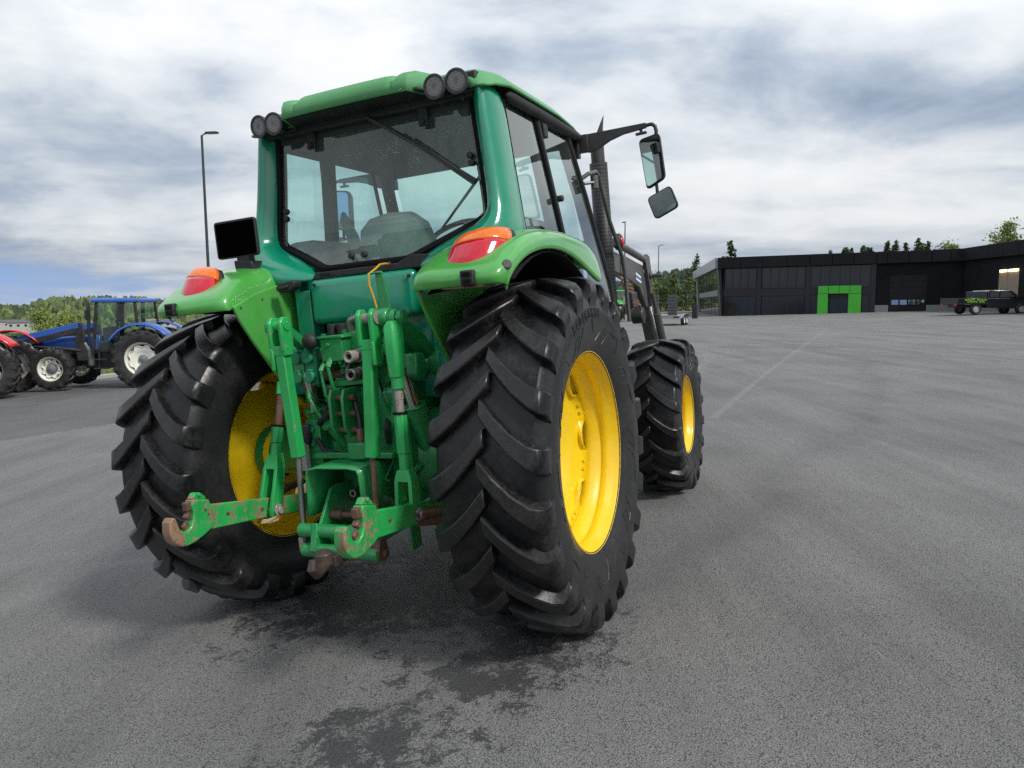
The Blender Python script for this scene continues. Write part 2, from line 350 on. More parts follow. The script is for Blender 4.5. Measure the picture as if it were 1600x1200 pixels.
# asphalt
def asphalt():
    m, nt, b = principled('asphalt'); co = ocoord(nt)
    v1 = nd(nt, 'ShaderNodeTexVoronoi', None, Vector=co, Scale=150.0).outputs['Distance']
    v2 = nd(nt, 'ShaderNodeTexVoronoi', None, Vector=co, Scale=170.0)
    fine = noise(nt, co, 210, 5, .75); mid = noise(nt, co, 9, 6, .65); big = noise(nt, co, .55, 5, .6, .4)
    tracks = noise(nt, nd(nt, 'ShaderNodeMapping', None, Vector=co, Rotation=(0, 0, rad(24)), Scale=(1.6, .10, 1)).outputs[0], 1.0, 6, .6, .6)
    streaks = noise(nt, nd(nt, 'ShaderNodeMapping', None, Vector=co, Rotation=(0, 0, rad(-68)), Scale=(2.6, .16, 1)).outputs[0], 1.0, 6, .6, .5)
    base = ramp(nt, mth(nt, 'ADD', mth(nt, 'MULTIPLY', fine, .82), mth(nt, 'MULTIPLY', mid, .18)), [(.30, (.072, .070, .069)), (.50, (.182, .178, .173)), (.68, (.365, .355, .343))])
    peb = mth(nt, 'MULTIPLY', ramp(nt, v2.outputs['Color'], [(.72, 0.0), (.95, 1.0)]), .35)
    base = mixc(nt, peb, base, (.42, .415, .41))
    pits = ramp(nt, mth(nt, 'ADD', v1, mth(nt, 'MULTIPLY', mth(nt, 'SUBTRACT', mid, .5), .5)), [(.50, 0.0), (.74, 1.0)])
    base = mixc(nt, mth(nt, 'MULTIPLY', pits, .70), base, (.022, .022, .024))
    lvl = mth(nt, 'ADD', mth(nt, 'MULTIPLY', big, .45), mth(nt, 'ADD', mth(nt, 'MULTIPLY', tracks, .33), mth(nt, 'MULTIPLY', streaks, .22)))
    base = mixc(nt, 1.0, base, ramp(nt, lvl, [(.34, .68), (.50, 1.0), (.66, 1.28)]), 'MULTIPLY')
    sp = nd(nt, 'ShaderNodeSeparateXYZ', None, Vector=co)
    def blob(cx, cy, rx, ry):
        a = mth(nt, 'DIVIDE', mth(nt, 'SUBTRACT', sp.outputs[0], cx), rx); c = mth(nt, 'DIVIDE', mth(nt, 'SUBTRACT', sp.outputs[1], cy), ry)
        return mth(nt, 'SUBTRACT', 1.0, mth(nt, 'SQRT', mth(nt, 'ADD', mth(nt, 'MULTIPLY', a, a), mth(nt, 'MULTIPLY', c, c))), clamp=True)
    bl = None
    for q in ((-.10, 2.95, .62, .48), (-.55, 2.52, .62, .34), (-.95, 2.22, .6, .28), (.15, 3.45, .55, .8), (-.7, 3.9, 1.4, .9)):
        x_ = blob(*q); bl = x_ if bl is None else mth(nt, 'MAXIMUM', bl, x_)
    st = noise(nt, co, 6.5, 10, .80, .3); st2 = noise(nt, co, 1.9, 4, .6)
    wet = ramp(nt, mth(nt, 'ADD', mth(nt, 'MULTIPLY', bl, .17), mth(nt, 'ADD', mth(nt, 'MULTIPLY', st, .66), mth(nt, 'ADD', mth(nt, 'MULTIPLY', st2, .12), mth(nt, 'MULTIPLY', noise(nt, co, 60, 5, .75), .22)))), [(.572, 0.0), (.602, 1.0)])
    wet = mth(nt, 'MULTIPLY', wet, ramp(nt, bl, [(0.0, 0.0), (.12, 1.0)]))
    base = mixc(nt, mth(nt, 'MULTIPLY', wet, .78), base, (.026, .026, .028))
    scr = noise(nt, nd(nt, 'ShaderNodeMapping', None, Vector=co, Rotation=(0, 0, rad(52)), Scale=(150, 7, 1)).outputs[0], 1.0, 2, .5)
    scm = mth(nt, 'MULTIPLY', ramp(nt, scr, [(.70, 0.0), (.74, 1.0)]), ramp(nt, noise(nt, co, 1.1, 3, .6), [(.50, 0.0), (.64, 1.0)]))
    base = mixc(nt, mth(nt, 'MULTIPLY', scm, .55), base, (.48, .475, .465))
    # older dark surfacing at far left and sweeping tyre tracks at right
    lef = mth(nt, 'SUBTRACT', mth(nt, 'MULTIPLY', mth(nt, 'ADD', sp.outputs[1], -11.2), 1.1), mth(nt, 'MULTIPLY', mth(nt, 'ADD', sp.outputs[0], 7.9), 1.7))
    lef = ramp(nt, mth(nt, 'ADD', lef, mth(nt, 'MULTIPLY', mth(nt, 'SUBTRACT', mid, .5), .8)), [(0.0, 0.0), (.12, 1.0)])
    lef = mth(nt, 'MULTIPLY', lef, mth(nt, 'LESS_THAN', sp.outputs[0], -3.0))
    base = mixc(nt, mth(nt, 'MULTIPLY', lef, .42), base, (.045, .045, .048))
    dst = mth(nt, 'SQRT', mth(nt, 'ADD', mth(nt, 'POWER', mth(nt, 'ADD', sp.outputs[0], 21.0), 2.0), mth(nt, 'POWER', mth(nt, 'ADD', sp.outputs[1], -24.0), 2.0)))
    wob = mth(nt, 'MULTIPLY', mth(nt, 'SUBTRACT', big, .5), 1.2)
    for r0_, w_, k_, c_ in ((29.6, .30, .20, (.06, .06, .062)), (31.5, .32, .18, (.06, .06, .062)), (34.2, .35, .16, (.34, .335, .33)), (36.0, .35, .15, (.34, .335, .33)), (26.5, .22, .14, (.33, .325, .32))):
        tk = mth(nt, 'SUBTRACT', 1.0, mth(nt, 'DIVIDE', mth(nt, 'ABSOLUTE', mth(nt, 'ADD', mth(nt, 'SUBTRACT', dst, r0_), wob)), w_), clamp=True)
        base = mixc(nt, mth(nt, 'MULTIPLY', mth(nt, 'MULTIPLY', tk, ramp(nt, noise(nt, co, 3.0, 5, .7), [(.35, .2), (.6, 1.0)])), k_*1.6), base, c_)
    # pale paving seam running away from the front wheel
    def seam(p, q, w, c0):
        d = V((q[0]-p[0], q[1]-p[1])); L = d.length; d.normalize()
        ex = mth(nt, 'SUBTRACT', sp.outputs[0], p[0]); ey = mth(nt, 'SUBTRACT', sp.outputs[1], p[1])
        cr_ = mth(nt, 'SUBTRACT', mth(nt, 'MULTIPLY', ex, d.y), mth(nt, 'MULTIPLY', ey, d.x))
        al = mth(nt, 'ADD', mth(nt, 'MULTIPLY', ex, d.x), mth(nt, 'MULTIPLY', ey, d.y))
        cr_ = mth(nt, 'ADD', cr_, mth(nt, 'MULTIPLY', mth(nt, 'SUBTRACT', mid, .5), w*1.4))
        k1 = mth(nt, 'LESS_THAN', mth(nt, 'ABSOLUTE', cr_), w); k2 = mth(nt, 'MULTIPLY', mth(nt, 'GREATER_THAN', al, 0.0), mth(nt, 'LESS_THAN', al, L))
        return mth(nt, 'MULTIPLY', mth(nt, 'MULTIPLY', k1, k2), c0)
    base = mixc(nt, seam((2.4, 8.6), (15.6, 36.0), .05, .22), base, (.30, .295, .29))
    base = mixc(nt, seam((23, 37), (20, 24), .10, .5), base, (.03, .03, .032))
    rg = mth(nt, 'SUBTRACT', mth(nt, 'ADD', .80, mth(nt, 'MULTIPLY', fine, .14)), mth(nt, 'MULTIPLY', wet, .34))
    hgt = mth(nt, 'ADD', mth(nt, 'MULTIPLY', mth(nt, 'SUBTRACT', 1.0, v1), .8), mth(nt, 'MULTIPLY', fine, .6))
    setp(b, Base_Color=base, Roughness=rg, Normal=nd(nt, 'ShaderNodeBump', None, Strength=.85, Distance=.006, Height=hgt).outputs[0])
    return m
ASPH = asphalt()
def grassmat(name, a, b_, sc=1.2):
    m, nt, b = principled(name); co = ocoord(nt)
    n = noise(nt, co, sc, 6, .65); setp(b, Base_Color=mixc(nt, ramp(nt, n, [(.35, 0.0), (.65, 1.0)]), a, b_), Roughness=.85); return m
MEADOW = grassmat('meadow', (.045, .075, .018), (.11, .13, .04), .6)
xs = [-700, -500, -360, -260, -190, -140, -100, -75, -60, -50, -42, -36, -31, -27, -24, -21.5, -19.5, -18, -16.5, -15, -13.5, -12, -10.5, -9, -8, -7]
xs += [-6+.25*i for i in range(37)]+[3.5, 4, 4.6, 5.3, 6.2, 7.4, 9, 11, 13, 14, 15, 16, 17, 18, 20, 23, 27, 32, 38, 45, 52, 60, 72, 90, 120, 160, 220, 320, 480, 700]
ys = [-120, -60, -30, -18, -12, -8, -5, -3, -2]+[-1+.5*i for i in range(27)]+[13.5, 15, 17, 19, 21, 23, 25, 27, 29, 32, 36, 40, 45, 50, 56, 60, 66, 74, 84, 95, 105, 125, 160, 210, 280, 380, 520, 720, 1000, 1500]
g = MB(); nx = len(xs)
g.add([(x, y, HG(x, y)) for y in ys for x in xs], [(j*nx+i, j*nx+i+1, (j+1)*nx+i+1, (j+1)*nx+i) for j in range(len(ys)-1) for i in range(nx-1)])
o = g.build('ground', MEADOW, smooth=180); o['kind'] = 'structure'
g = MB(); lx = [x for x in xs if -24 <= x <= 72]; ly = [y for y in ys if -12 <= y <= 105]; n_ = len(lx)
vs_ = [(max(x, kerb_x(y)), y, H(max(x, kerb_x(y)), y)) for y in ly for x in lx]
fs_ = []
for j in range(len(ly)-1):
    for i in range(n_-1):
        q = [j*n_+i, j*n_+i+1, (j+1)*n_+i+1, (j+1)*n_+i]
        if vs_[q[1]][0]-vs_[q[0]][0] > 1e-6 or vs_[q[2]][0]-vs_[q[3]][0] > 1e-6: fs_.append(q)
g.add(vs_, fs_); o = g.build('asphalt_yard', ASPH, smooth=180); o['kind'] = 'structure'
# kerb stones
CONC = paint('kerb_concrete', (.40, .40, .385), .8, 0, .3, (.2, .19, .17), .12, 4, bump=.3)
kroot = thing('kerb', 'pale concrete kerb between asphalt yard and grass behind the blue tractor', 'kerb')
for k in range(66):
    y0 = -5+k*1.0
    if y0 > 59: break
    kb = MB(); yy = y0+.99; pts = []
    for y_ in (y0, yy):
        x_ = kerb_x(y_); z_ = H(x_, y_)
        pts.append([(x_+.02, y_, z_-.1), (x_+.02, y_, z_+.10), (x_, y_, z_+.125), (x_-.14, y_, z_+.125), (x_-.16, y_, z_-.1)])
    kb.loft(pts); kb.build('kerb_stone', CONC, kroot, bevel=.006)
kroot['kind'] = 'structure'
# grass verge
def grassblade():
    m, nt, b = principled('grass_blades'); oi = noise(nt, ocoord(nt), 1.5, 4, .6)
    setp(b, Base_Color=mixc(nt, ramp(nt, oi, [(.35, 0.0), (.65, 1.0)]), (.075, .16, .018), (.17, .25, .045)), Roughness=.7); return m
gr = MB(); rnd = random.Random(3)
for _ in range(15000):
    y_ = rnd.uniform(12, 44); x_ = kerb_x(y_)-.18-abs(rnd.gauss(0, 1.8)); z_ = max(HG(x_, y_), H(x_, y_)-.05); h_ = rnd.uniform(.05, .17); a_ = rnd.uniform(0, 6.3); w_ = rnd.uniform(.012, .03)
    dx, dy = math.cos(a_)*w_, math.sin(a_)*w_; lx_, ly_ = rnd.gauss(0, .05), rnd.gauss(0, .05)
    gr.add([(x_-dx, y_-dy, z_), (x_+dx, y_+dy, z_), (x_+lx_, y_+ly_, z_+h_)], [(0, 1, 2)])
o = gr.build('grass', grassblade(), smooth=0); o['kind'] = 'stuff'; o['label'] = 'short green grass on the verge behind the kerb'

# ------------------------------------------------------------------ wheels (axis = local X, +X is the outer side of a right wheel)
def carcass(R, rim, hw, lug):
    cr_ = R-lug
    return [(-hw*.80, rim-.012), (-hw*.86, rim+.02), (-hw*.96, rim+(cr_-rim)*.28), (-hw, rim+(cr_-rim)*.52), (-hw*.985, rim+(cr_-rim)*.72), (-hw*.93, cr_-.045), (-hw*.84, cr_-.018), (-hw*.5, cr_-.004), (0, cr_),
            (hw*.5, cr_-.004), (hw*.84, cr_-.018), (hw*.93, cr_-.045), (hw*.985, rim+(cr_-rim)*.72), (hw, rim+(cr_-rim)*.52), (hw*.96, rim+(cr_-rim)*.28), (hw*.86, rim+.02), (hw*.80, rim-.012)]
def side_x(prof, r):
    pr = prof[8:]
    for (x0, r0), (x1, r1) in zip(pr, pr[1:]):
        if min(r0, r1) <= r <= max(r0, r1) and abs(r1-r0) > 1e-6: return x0+(x1-x0)*(r-r0)/(r1-r0)
    return pr[-1][0]
def tyre_mb(R, rim, hw, nl, lug, axle, flip=1, sweep=.26, detail=True):
    mb = MB(); prof = carcass(R, rim, hw, lug); mb.lathe(prof, 96 if detail else 48)
    cr_ = R-lug
    S = [(-.05, R, cr_-.012), (.22, R, cr_-.012), (.50, R-.003, cr_-.014), (.78, R-.010, cr_-.024), (.94, R-.022, cr_-.05), (1.015, R-.05, cr_-.075), (1.035, R-.085, cr_-.10), (1.005, R-.135, cr_-.125)]
    rnd = random.Random(11)
    for sd in (1, -1):
        for k in range(nl):
            th0 = 2*math.pi*(k+(0 if sd > 0 else .5))/nl+rnd.gauss(0, .004); rings = []
            for i, (s, rt, rb) in enumerate(S):
                sc = max(0, min(1, (s+.05)/1.0)); th = th0-sweep*(1-(1-sc)**1.45)
                wt = (.034+.013*sc)*(R/.84); wb = wt+.012*(R/.84)
                if i == len(S)-1: wt *= .8
                xt = s*hw*sd; xb = (s*hw if i < 4 else hw*(.90, .955, .975, .97)[i-4])*sd
                ring = []
                for x, r, w in ((xb, rb, -wb), (xt, rt, -wt), (xt, rt, wt), (xb, rb, wb)):
                    t = th+w/r; ring.append((x, r*math.sin(t), r*math.cos(t)))
                rings.append(ring)
            mb.loft(rings)
    out = []
    for x, y, z in mb.v:       # the loaded contact patch
        fl = -axle
        if z < fl+.05:
            q = (fl+.05-z); x *= 1+.35*max(0, q)
            z = max(z, fl+.003) if z < fl+.003 else z
        out.append((x*flip, y, z))
    mb.v = out; return mb, prof
def rim_mb(rim, hw, flip=1, n=72):
    r = rim; p = [(hw*.80, r+.024), (hw*.815, r+.014), (hw*.80, r-.004), (hw*.74, r-.012), (hw*.66, r-.014), (hw*.58, r-.034), (hw*.46, r-.036), (hw*.42, r-.030), (hw*.36, r-.036), (hw*.24, r-.060), (hw*.10, r-.062), (hw*.06, r-.056), (hw*.0, r-.062), (-hw*.18, r-.066), (-hw*.25, r-.040), (-hw*.56, r-.034), (-hw*.64, r-.014), (-hw*.74, r-.012), (-hw*.80, r-.004), (-hw*.815, r+.014), (-hw*.80, r+.024)]
    m_ = MB(); m_.lathe([(a*flip, b) for a, b in p], n); return m_
def disc_mb(rim, x0, lobes=8, flip=1, dish=-.06, n=96):
    r = rim
    prof = [(x0+dish, .055), (x0+dish, .13), (x0+dish*.9, .17), (x0+dish*.25, .24*rim/.49), (x0, .34*rim/.49), (x0+.004, r-.10), (x0+.03, r-.062)]
    def rf(t, a, rr):
        if rr > r-.12: rr -= (.022 if rr < r-.08 else .075)*max(0, math.cos(lobes*t))**.7 if math.cos(lobes*t) > 0 else 0
        return rr
    m_ = MB(); m_.lathe([(a*flip, b) for a, b in prof], n, rfun=rf); return m_
def bolts_mb(rr, x, n, size=.012, pairs=0.0, flip=1, off=.0):
    m_ = MB()
    for k in range(n):
        for d in ((-pairs, pairs) if pairs else (0,)):
            t = 2*math.pi*(k+off)/n+d; c = (x*flip, rr*math.sin(t), rr*math.cos(t))
            m_.cyl((c[0]-.016, c[1], c[2]), (c[0]+.016, c[1], c[2]), size, n=6)
    return m_
WHEELS = {}
def wheel(name, parent, loc, side, R, rim, hw, nl, lug, mats, lobes=8, text=None, hub=None, detail=True, discx=0.0, spin=0.0, key=None):
    """a wheel part with tyre, rim and disc; side +1 = right wheel, -1 = left"""
    w = empty(name, parent, loc); axle = loc[2] if key is None else key
    ck = (R, rim, hw, side, mats[0].name, mats[1].name, axle)
    if ck in WHEELS:
        for ch in WHEELS[ck].children:
            c = ch.copy(); COL.objects.link(c); c.parent = w
        return w
    mb, prof = tyre_mb(R, rim, hw, nl, lug, axle, side, detail=detail)
    t = mb.build('tyre', mats[0], w, bevel=.005 if detail else 0, smooth=40, seg=1)
    rim_mb(rim, hw, side, 72 if detail else 40).build('rim', mats[1], w, solid=.008, smooth=50)
    disc_mb(rim, discx, lobes, side, n=96 if detail else 48).build('wheel_disc', mats[2] if len(mats) > 2 else mats[1], w, solid=.010, smooth=40)
    if detail:
        bolts_mb(rim-.085, discx+.012, lobes, .012, .055, side, .5).each('bolt', mats[3] if len(mats) > 3 else STEEL, w, smooth=0)
        bolts_mb(.10, discx-.05, 8, .013, 0, side).each('wheel_nut', mats[2] if len(mats) > 2 else STEEL, w, smooth=0)
        h = MB(); h.lathe([((discx-.16)*side, .14), ((discx-.07)*side, .145), ((discx-.05)*side, .07), ((discx-.045)*side, .0)], 32); h.build('hub', mats[2] if len(mats) > 2 else mats[1], w)
    else:
        h = MB(); h.lathe([(-.05*side, .12), (.09*side, .12), (.11*side, .09), (.13*side, .0)], 20); h.build('hub', hub or BLACKM, w)
    if text:
        # raised lettering and moulded lines on the sidewall
        tx, rr, size = text; lm = MB(); th = rad(-26)
        for chx in tx:
            if chx != ' ':
                vs2, fs2 = text_mesh(chx, size, .0016)
                X = (side_x(prof, rr)+.001)*side; ps = []
                for a, b, c in vs2:
                    r2 = rr+b; ps.append(((side_x(prof, r2)+.0012+c)*side, r2*math.sin(th+side*a/rr), r2*math.cos(th+side*a/rr)))
                lm.add(ps, fs2)
            th += size*.78/rr*side if chx != ' ' else size*.5/rr*side
        lm.build('sidewall_lettering', mats[0], w, smooth=0)['kind'] = 'stuff'
        dm = MB()
        for k in range(9):
            t0 = 2*math.pi*k/9+.15
            for poly in ([(rim+.045, 0), (rim+.115, .10), (rim+.125, .21), (rim+.05, .12)], [(rim+.045, .20), (rim+.13, .30), (rim+.135, .50)], [(rim+.13, .32), (rim+.155, .52), (rim+.07, .58)]):
                pts = []
                for (r0, a0), (r1, a1) in zip(poly, poly[1:]):
                    for i in range(5):
                        u_ = i/5; r_ = r0+(r1-r0)*u_; a_ = t0+a0+(a1-a0)*u_
                        pts.append(((side_x(prof, r_)+.0005)*side, r_*math.sin(a_), r_*math.cos(a_)))
                dm.tube(pts, .0019, 5)
        dm.build('sidewall_moulding', mats[0], w)['kind'] = 'stuff'
    WHEELS[ck] = w
    return w

# ------------------------------------------------------------------ the green tractor
CT = V((2.163, -3.285, 1.544)); ta = cam_axes(.414, -.107, -.089); wa = (cr, cu, cf)
RT = Matrix([[sum(wa[k][i]*ta[k][j] for k in range(3)) for j in range(3)] for i in range(3)])
T0 = thing('tractor', 'green tractor with yellow wheels and rear hitch seen from behind', 'tractor')
T0.matrix_world = Matrix.Translation(V((0, 0, CAMZ))-RT @ CT) @ RT.to_4x4()
WM = [TYRE, YELLOW, YDISC, YDISC]
for sd in (1, -1):
    wheel('rear_wheel', T0, (sd*.912, 0, .818), sd, .842, .485, .250, 22, .044, WM, 8, ('540/65R38', .66, .062))
    wheel('front_wheel', T0, (sd*.955, 2.42, .578), sd, .600, .307, .215, 18, .036, [TYRE_FR, YELLOW, YDISC, YDISC], 8, ('440/65R24', .475, .05), discx=-.03)

def pair(fn, name, mat, parent=T0, **k):
    """fn() gives the right-hand piece; the left one is its mirror"""
    a = fn(); r = a.build(name, mat, parent, **k); l = a.mirror().build(name, mat, parent, **k)
    return r, l
# --- chassis and driveline
m = MB(); m.box((0, .55, .90), (.50, 1.5, .62)); m.box((0, -.12, .92), (.44, .30, .56)); m.box((0, 1.9, .80), (.34, 1.6, .50)); m.build('transmission_case', G_DARK, T0, bevel=.03)
m = MB()
for sd in (1, -1):
    m.tube([(sd*.22, 0, .83), (sd*.34, 0, .83), (sd*.42, 0, .82), (sd*.74, 0, .818), (sd*.84, 0, .818)], [.24, .22, .16, .125, .16], 20)
m.build('rear_axle_housing', G_DARK, T0, bevel=.008)
m = MB()
for k in range(9):
    a_ = 2*math.pi*k/9; m.cyl((-.36, .19*math.sin(a_), .83+.19*math.cos(a_)), (.36, .19*math.sin(a_), .83+.19*math.cos(a_)), .014, n=6)
m.each('axle_bolt', G_DARK, T0, smooth=0)
m = MB(); m.tube([(-.84, 2.42, .578), (-.5, 2.42, .56), (0, 2.42, .60), (.5, 2.42, .56), (.84, 2.42, .578)], [.11, .075, .13, .075, .11], 16); m.build('front_axle', G_DARK, T0)
m = MB(); m.loft([[(x*sx_, y, z) for x, z in ((-.36, .98), (-.38, 1.4), (-.33, 1.60+dz), (-.18, 1.70+dz), (.18, 1.70+dz), (.33, 1.60+dz), (.38, 1.4), (.36, .98))] for y, sx_, dz in ((1.55, 1, 0), (2.2, 1, -.02), (2.9, .95, -.07), (3.2, .85, -.14), (3.28, .7, -.25))]); m.build('hood', G_FEND, T0, bevel=.03)
m = MB(); m.box((-.50, .95, .78), (.30, .8, .5)); m.box((.52, .95, .80), (.28, .7, .45)); m.each('fuel_tank', BLACKP, T0, bevel=.04)
m = MB()
for k in range(3): m.box((.80, 1.22, .60+.24*k), (.26, .30, .03)); m.box((-.80, 1.22, .60+.24*k), (.26, .30, .03))
for sd in (1, -1): m.box((sd*.69, 1.09, .86), (.03, .03, .54)); m.box((sd*.69, 1.35, .86), (.03, .03, .54))
m.each('step', BLACKM, T0, bevel=.006)
# --- cab lower body, rear wall
m = MB(); m.box((0, .0, 1.46), (.66, .10, .70)); m.build('cab_rear_wall', G_CAB, T0, bevel=.02); m = MB(); m.box((0, .80, 1.30), (1.30, 1.40, .20)); m.box((0, .08, 1.60), (1.0, .06, .50)); m.build('cab_floor', INNER, T0, bevel=.02)
pn = MB(); rr_ = []
for y, gx, gz in ((-.06, .0, .0), (-.135, .0, .0), (-.155, -.012, -.012), (-.160, -.03, -.03)):
    rr_.append([(x*(1+2*gx/.63)-.004, y, 1.652+z*(1+2*gz/.23)) for x, z in rrect(.640, .232, .03, 4)])
pn.loft(rr_); pan = pn.build('rear_panel', G_CAB, T0, smooth=50)
m = MB()
for x, z in ((-.285, 1.742), (.291, 1.735), (-.283, 1.555), (.288, 1.552)): m.cyl((x, -.152, z), (x, -.168, z), .0085, n=8)
m.each('panel_bolt', BLACKM, pan)
m = MB(); m.box((.02, -.085, 1.79), (.60, .07, .035)); m.prism([(.16, 1.77), (.36, 1.77), (.40, 1.83), (.30, 1.84), (.22, 1.81)], 'y', -.13, -.06); m.prism([(-.33, 1.77), (-.12, 1.77), (-.20, 1.80), (-.30, 1.81)], 'y', -.12, -.06); m.build('window_sill_trim', BLACKP, T0, bevel=.006)
def hnd():
    m = MB(); ring = [(.335, 1.765), (.36, 1.775), (.44, 1.765), (.465, 1.745), (.462, 1.725), (.44, 1.715), (.375, 1.718), (.345, 1.735)]
    m.prism(ring, 'y', -.25, -.19); m.prism([(.375, 1.752), (.44, 1.747), (.44, 1.728), (.385, 1.73)], 'y', -.262, -.245); return m
a_ = hnd().mirror(); a_.build('latch_handle', BLACKP, T0, bevel=.008)
def innerwall():
    m = MB(); m.prism([(-.505, 1.66), (-.47, 1.585), (-.40, 1.48), (-.32, 1.375), (-.24, 1.275), (-.14, 1.17), (.0, 1.08), (.3, 1.02), (.3, 1.80), (-.1, 1.78), (-.35, 1.72)], 'x', .515, .535)
    return m
pair(innerwall, 'inner_fender', G_FEND, bevel=.006)
def sidewell():
    m = MB(); m.prism([(-.10, 1.15), (-.10, 1.75), (0, 1.86), (.9, 1.84), (1.3, 1.55), (1.3, 1.1), (.3, 1.0)], 'x', .44, .47); m.box((.41, -.06, 1.46), (.10, .10, .52)); return m
pair(sidewell, 'wheel_well_wall', G_CAB, bevel=.006)
def vpipe():
    m = MB(); m.box((.462, -.13, 1.30), (.09, .10, .26)); return m
pair(vpipe, 'corner_box', G_CAB, bevel=.015)
# --- fenders
OUT = [(-.500, 1.632), (-.512, 1.660), (-.490, 1.698), (-.43, 1.742), (-.34, 1.785), (-.16, 1.822), (.10, 1.828), (.38, 1.775), (.70, 1.655), (.98, 1.46), (1.12, 1.25)]
MID = [(-.585, 1.638), (-.603, 1.672), (-.575, 1.708), (-.490, 1.752), (-.370, 1.838), (-.17, 1.886), (.10, 1.900), (.40, 1.898), (.75, 1.882), (1.15, 1.80), (1.32, 1.62)]
INN = [(-.560, 1.639), (-.576, 1.678), (-.555, 1.716), (-.480, 1.758), (-.368, 1.822), (-.17, 1.866), (.10, 1.880), (.40, 1.88), (.75, 1.872), (1.15, 1.79), (1.32, 1.60)]
IN2 = [(-.300, 1.682), (-.318, 1.715), (-.305, 1.758), (-.262, 1.790), (-.205, 1.810), (-.12, 1.83), (.06, 1.84), (.36, 1.84), (.7, 1.84), (1.1, 1.76), (1.28, 1.58)]
IA = [(-.520, 1.640), (-.505, 1.648), (-.485, 1.656), (-.445, 1.668), (-.37, 1.690), (-.20, 1.728), (.06, 1.77), (.36, 1.80), (.7, 1.80), (1.1, 1.72), (1.28, 1.54)]
IB = [(-.532, 1.640), (-.535, 1.668), (-.515, 1.690), (-.462, 1.715), (-.37, 1.745), (-.19, 1.785), (.06, 1.81), (.36, 1.83), (.7, 1.83), (1.1, 1.75), (1.28, 1.57)]
IC = [(-.545, 1.640), (-.556, 1.676), (-.538, 1.712), (-.475, 1.748), (-.365, 1.795), (-.18, 1.835), (.08, 1.855), (.38, 1.86), (.72, 1.855), (1.12, 1.775), (1.30, 1.59)]
def mixp(A, B, t): return [(a[0]+(b[0]-a[0])*t, a[1]+(b[1]-a[1])*t) for a, b in zip(A, B)]
def fender():
    m = MB(); cols = [(.528, IA), (.530, IB), (.548, IC), (.60, INN), (.70, mixp(INN, MID, .8)), (.82, MID), (.92, mixp(MID, OUT, .06)), (.975, mixp(MID, OUT, .22)), (.999, mixp(MID, OUT, .55)), (1.0, OUT), (1.004, [(y*.985, .82+(z-.82)*.972) for y, z in OUT]), (.985, [(y*.985, .82+(z-.82)*.968) for y, z in OUT])]
    rows = []
    for i in range(10):
        row = []
        for j, (x, L) in enumerate(cols):
            xx = x
            if i == 9:
                t9 = (0, 0, 0, 0, .12, .45, .74, .90, .97, 1, 1, 1, 1)[j]; L = mixp(INN, [(.735, 1.640)]*11, t9) if j >= 3 else L
            if j >= 7: xx = x-(.045 if j > 7 else .03)*max(0, 1-i/5)
            row.append((xx, L[i][0], L[i][1]))
        rows.append(row)
    m.grid(rows); return m
fr, fl_ = pair(fender, 'fender', G_FEND, solid=.010, sub=2, smooth=180)
m = MB(); m.tube([(.70, -.583, 1.636), (.80, -.588, 1.635), (.88, -.583, 1.634), (.93, -.555, 1.635)], [.003, .0055, .006, .003], 6); m.build('rusty_edge', RUST, fr)
def fbolts():
    m = MB()
    for y, z in ((-.46, 1.652), (-.30, 1.69), (-.16, 1.72)): m.cyl((.512, y, z), (.520, y, z), .007, n=8)
    return m
for sd in (1, -1):
    q = fbolts(); (q if sd > 0 else q.mirror()).each('fender_bolt', RUST, T0, smooth=0)
def liner():
    m = MB(); rows = []
    for i in range(15):
        a = rad(-30+i*7.2); rows.append([(x, rr3*math.sin(a), .82+rr3*math.cos(a)) for x, rr3 in ((.56, .93), (.80, .955), (.92, .962), (.985, .962))])
    m.grid(rows); return m
pair(liner, 'fender_liner', SEAL, solid=.006)
# rear lamps, switch pods, reflectors on the fenders
def lamp_part(v0, v1, off=0.0, grow=1.0, nu=16, nv=8):
    m = MB(); rows = []
    for j in range(nv+1):
        v = v0+(v1-v0)*j/nv; row = []
        for i in range(nu+1):
            u = -1+2*i/nu
            xa = -.152+.020*(v+1)*.5 if True else 0
            wl = (1-max(0, abs(v)-.35)**2*.55)
            x = .796+u*.128*grow*wl+.014*v
            vv = v*(1-.10*u*u)
            zz = 1.784+vv*.094*grow+.008*u
            yy = -.525+(vv+1)*.5*.140+.075*max(0, u)**2+.010*max(0, -u)**2
            bulge = .030*(1-abs(u)**4)*(1-abs(v)**4*.8)
            row.append((x, yy-.78*(bulge+off), zz+.62*(bulge+off)))
        rows.append(row)
    m.grid(rows); return m
for sd, fob in ((1, fr), (-1, fl_)):
    def B(mb): return mb if sd > 0 else mb.mirror()
    hs = B(lamp_part(-1, 1, -.034, 1.04)).build('tail_light', BLACKP, T0, solid=.03, smooth=60)
    B(lamp_part(-1, .30)).build('red_lens', LENS_R, hs, solid=.012, smooth=60)
    B(lamp_part(.32, 1)).build('amber_lens', LENS_O, hs, solid=.012, smooth=60)
    m = MB(); m.box((.83, -.600, 1.672), (.062, .03, .062)); sw = B(m).build('switch_pod', BLACKP, T0, bevel=.006)
    m = MB()
    for dz in (-.014, .014): m.box((.83, -.617, 1.672+dz), (.036, .01, .018))
    B(m).each('switch_button', SEAL, sw, bevel=.003)
    m = MB(); m.cyl((.955, -.50, 1.705), (.978, -.528, 1.715), .020, n=16); B(m).build('round_reflector', BLACKM, T0, bevel=.003)
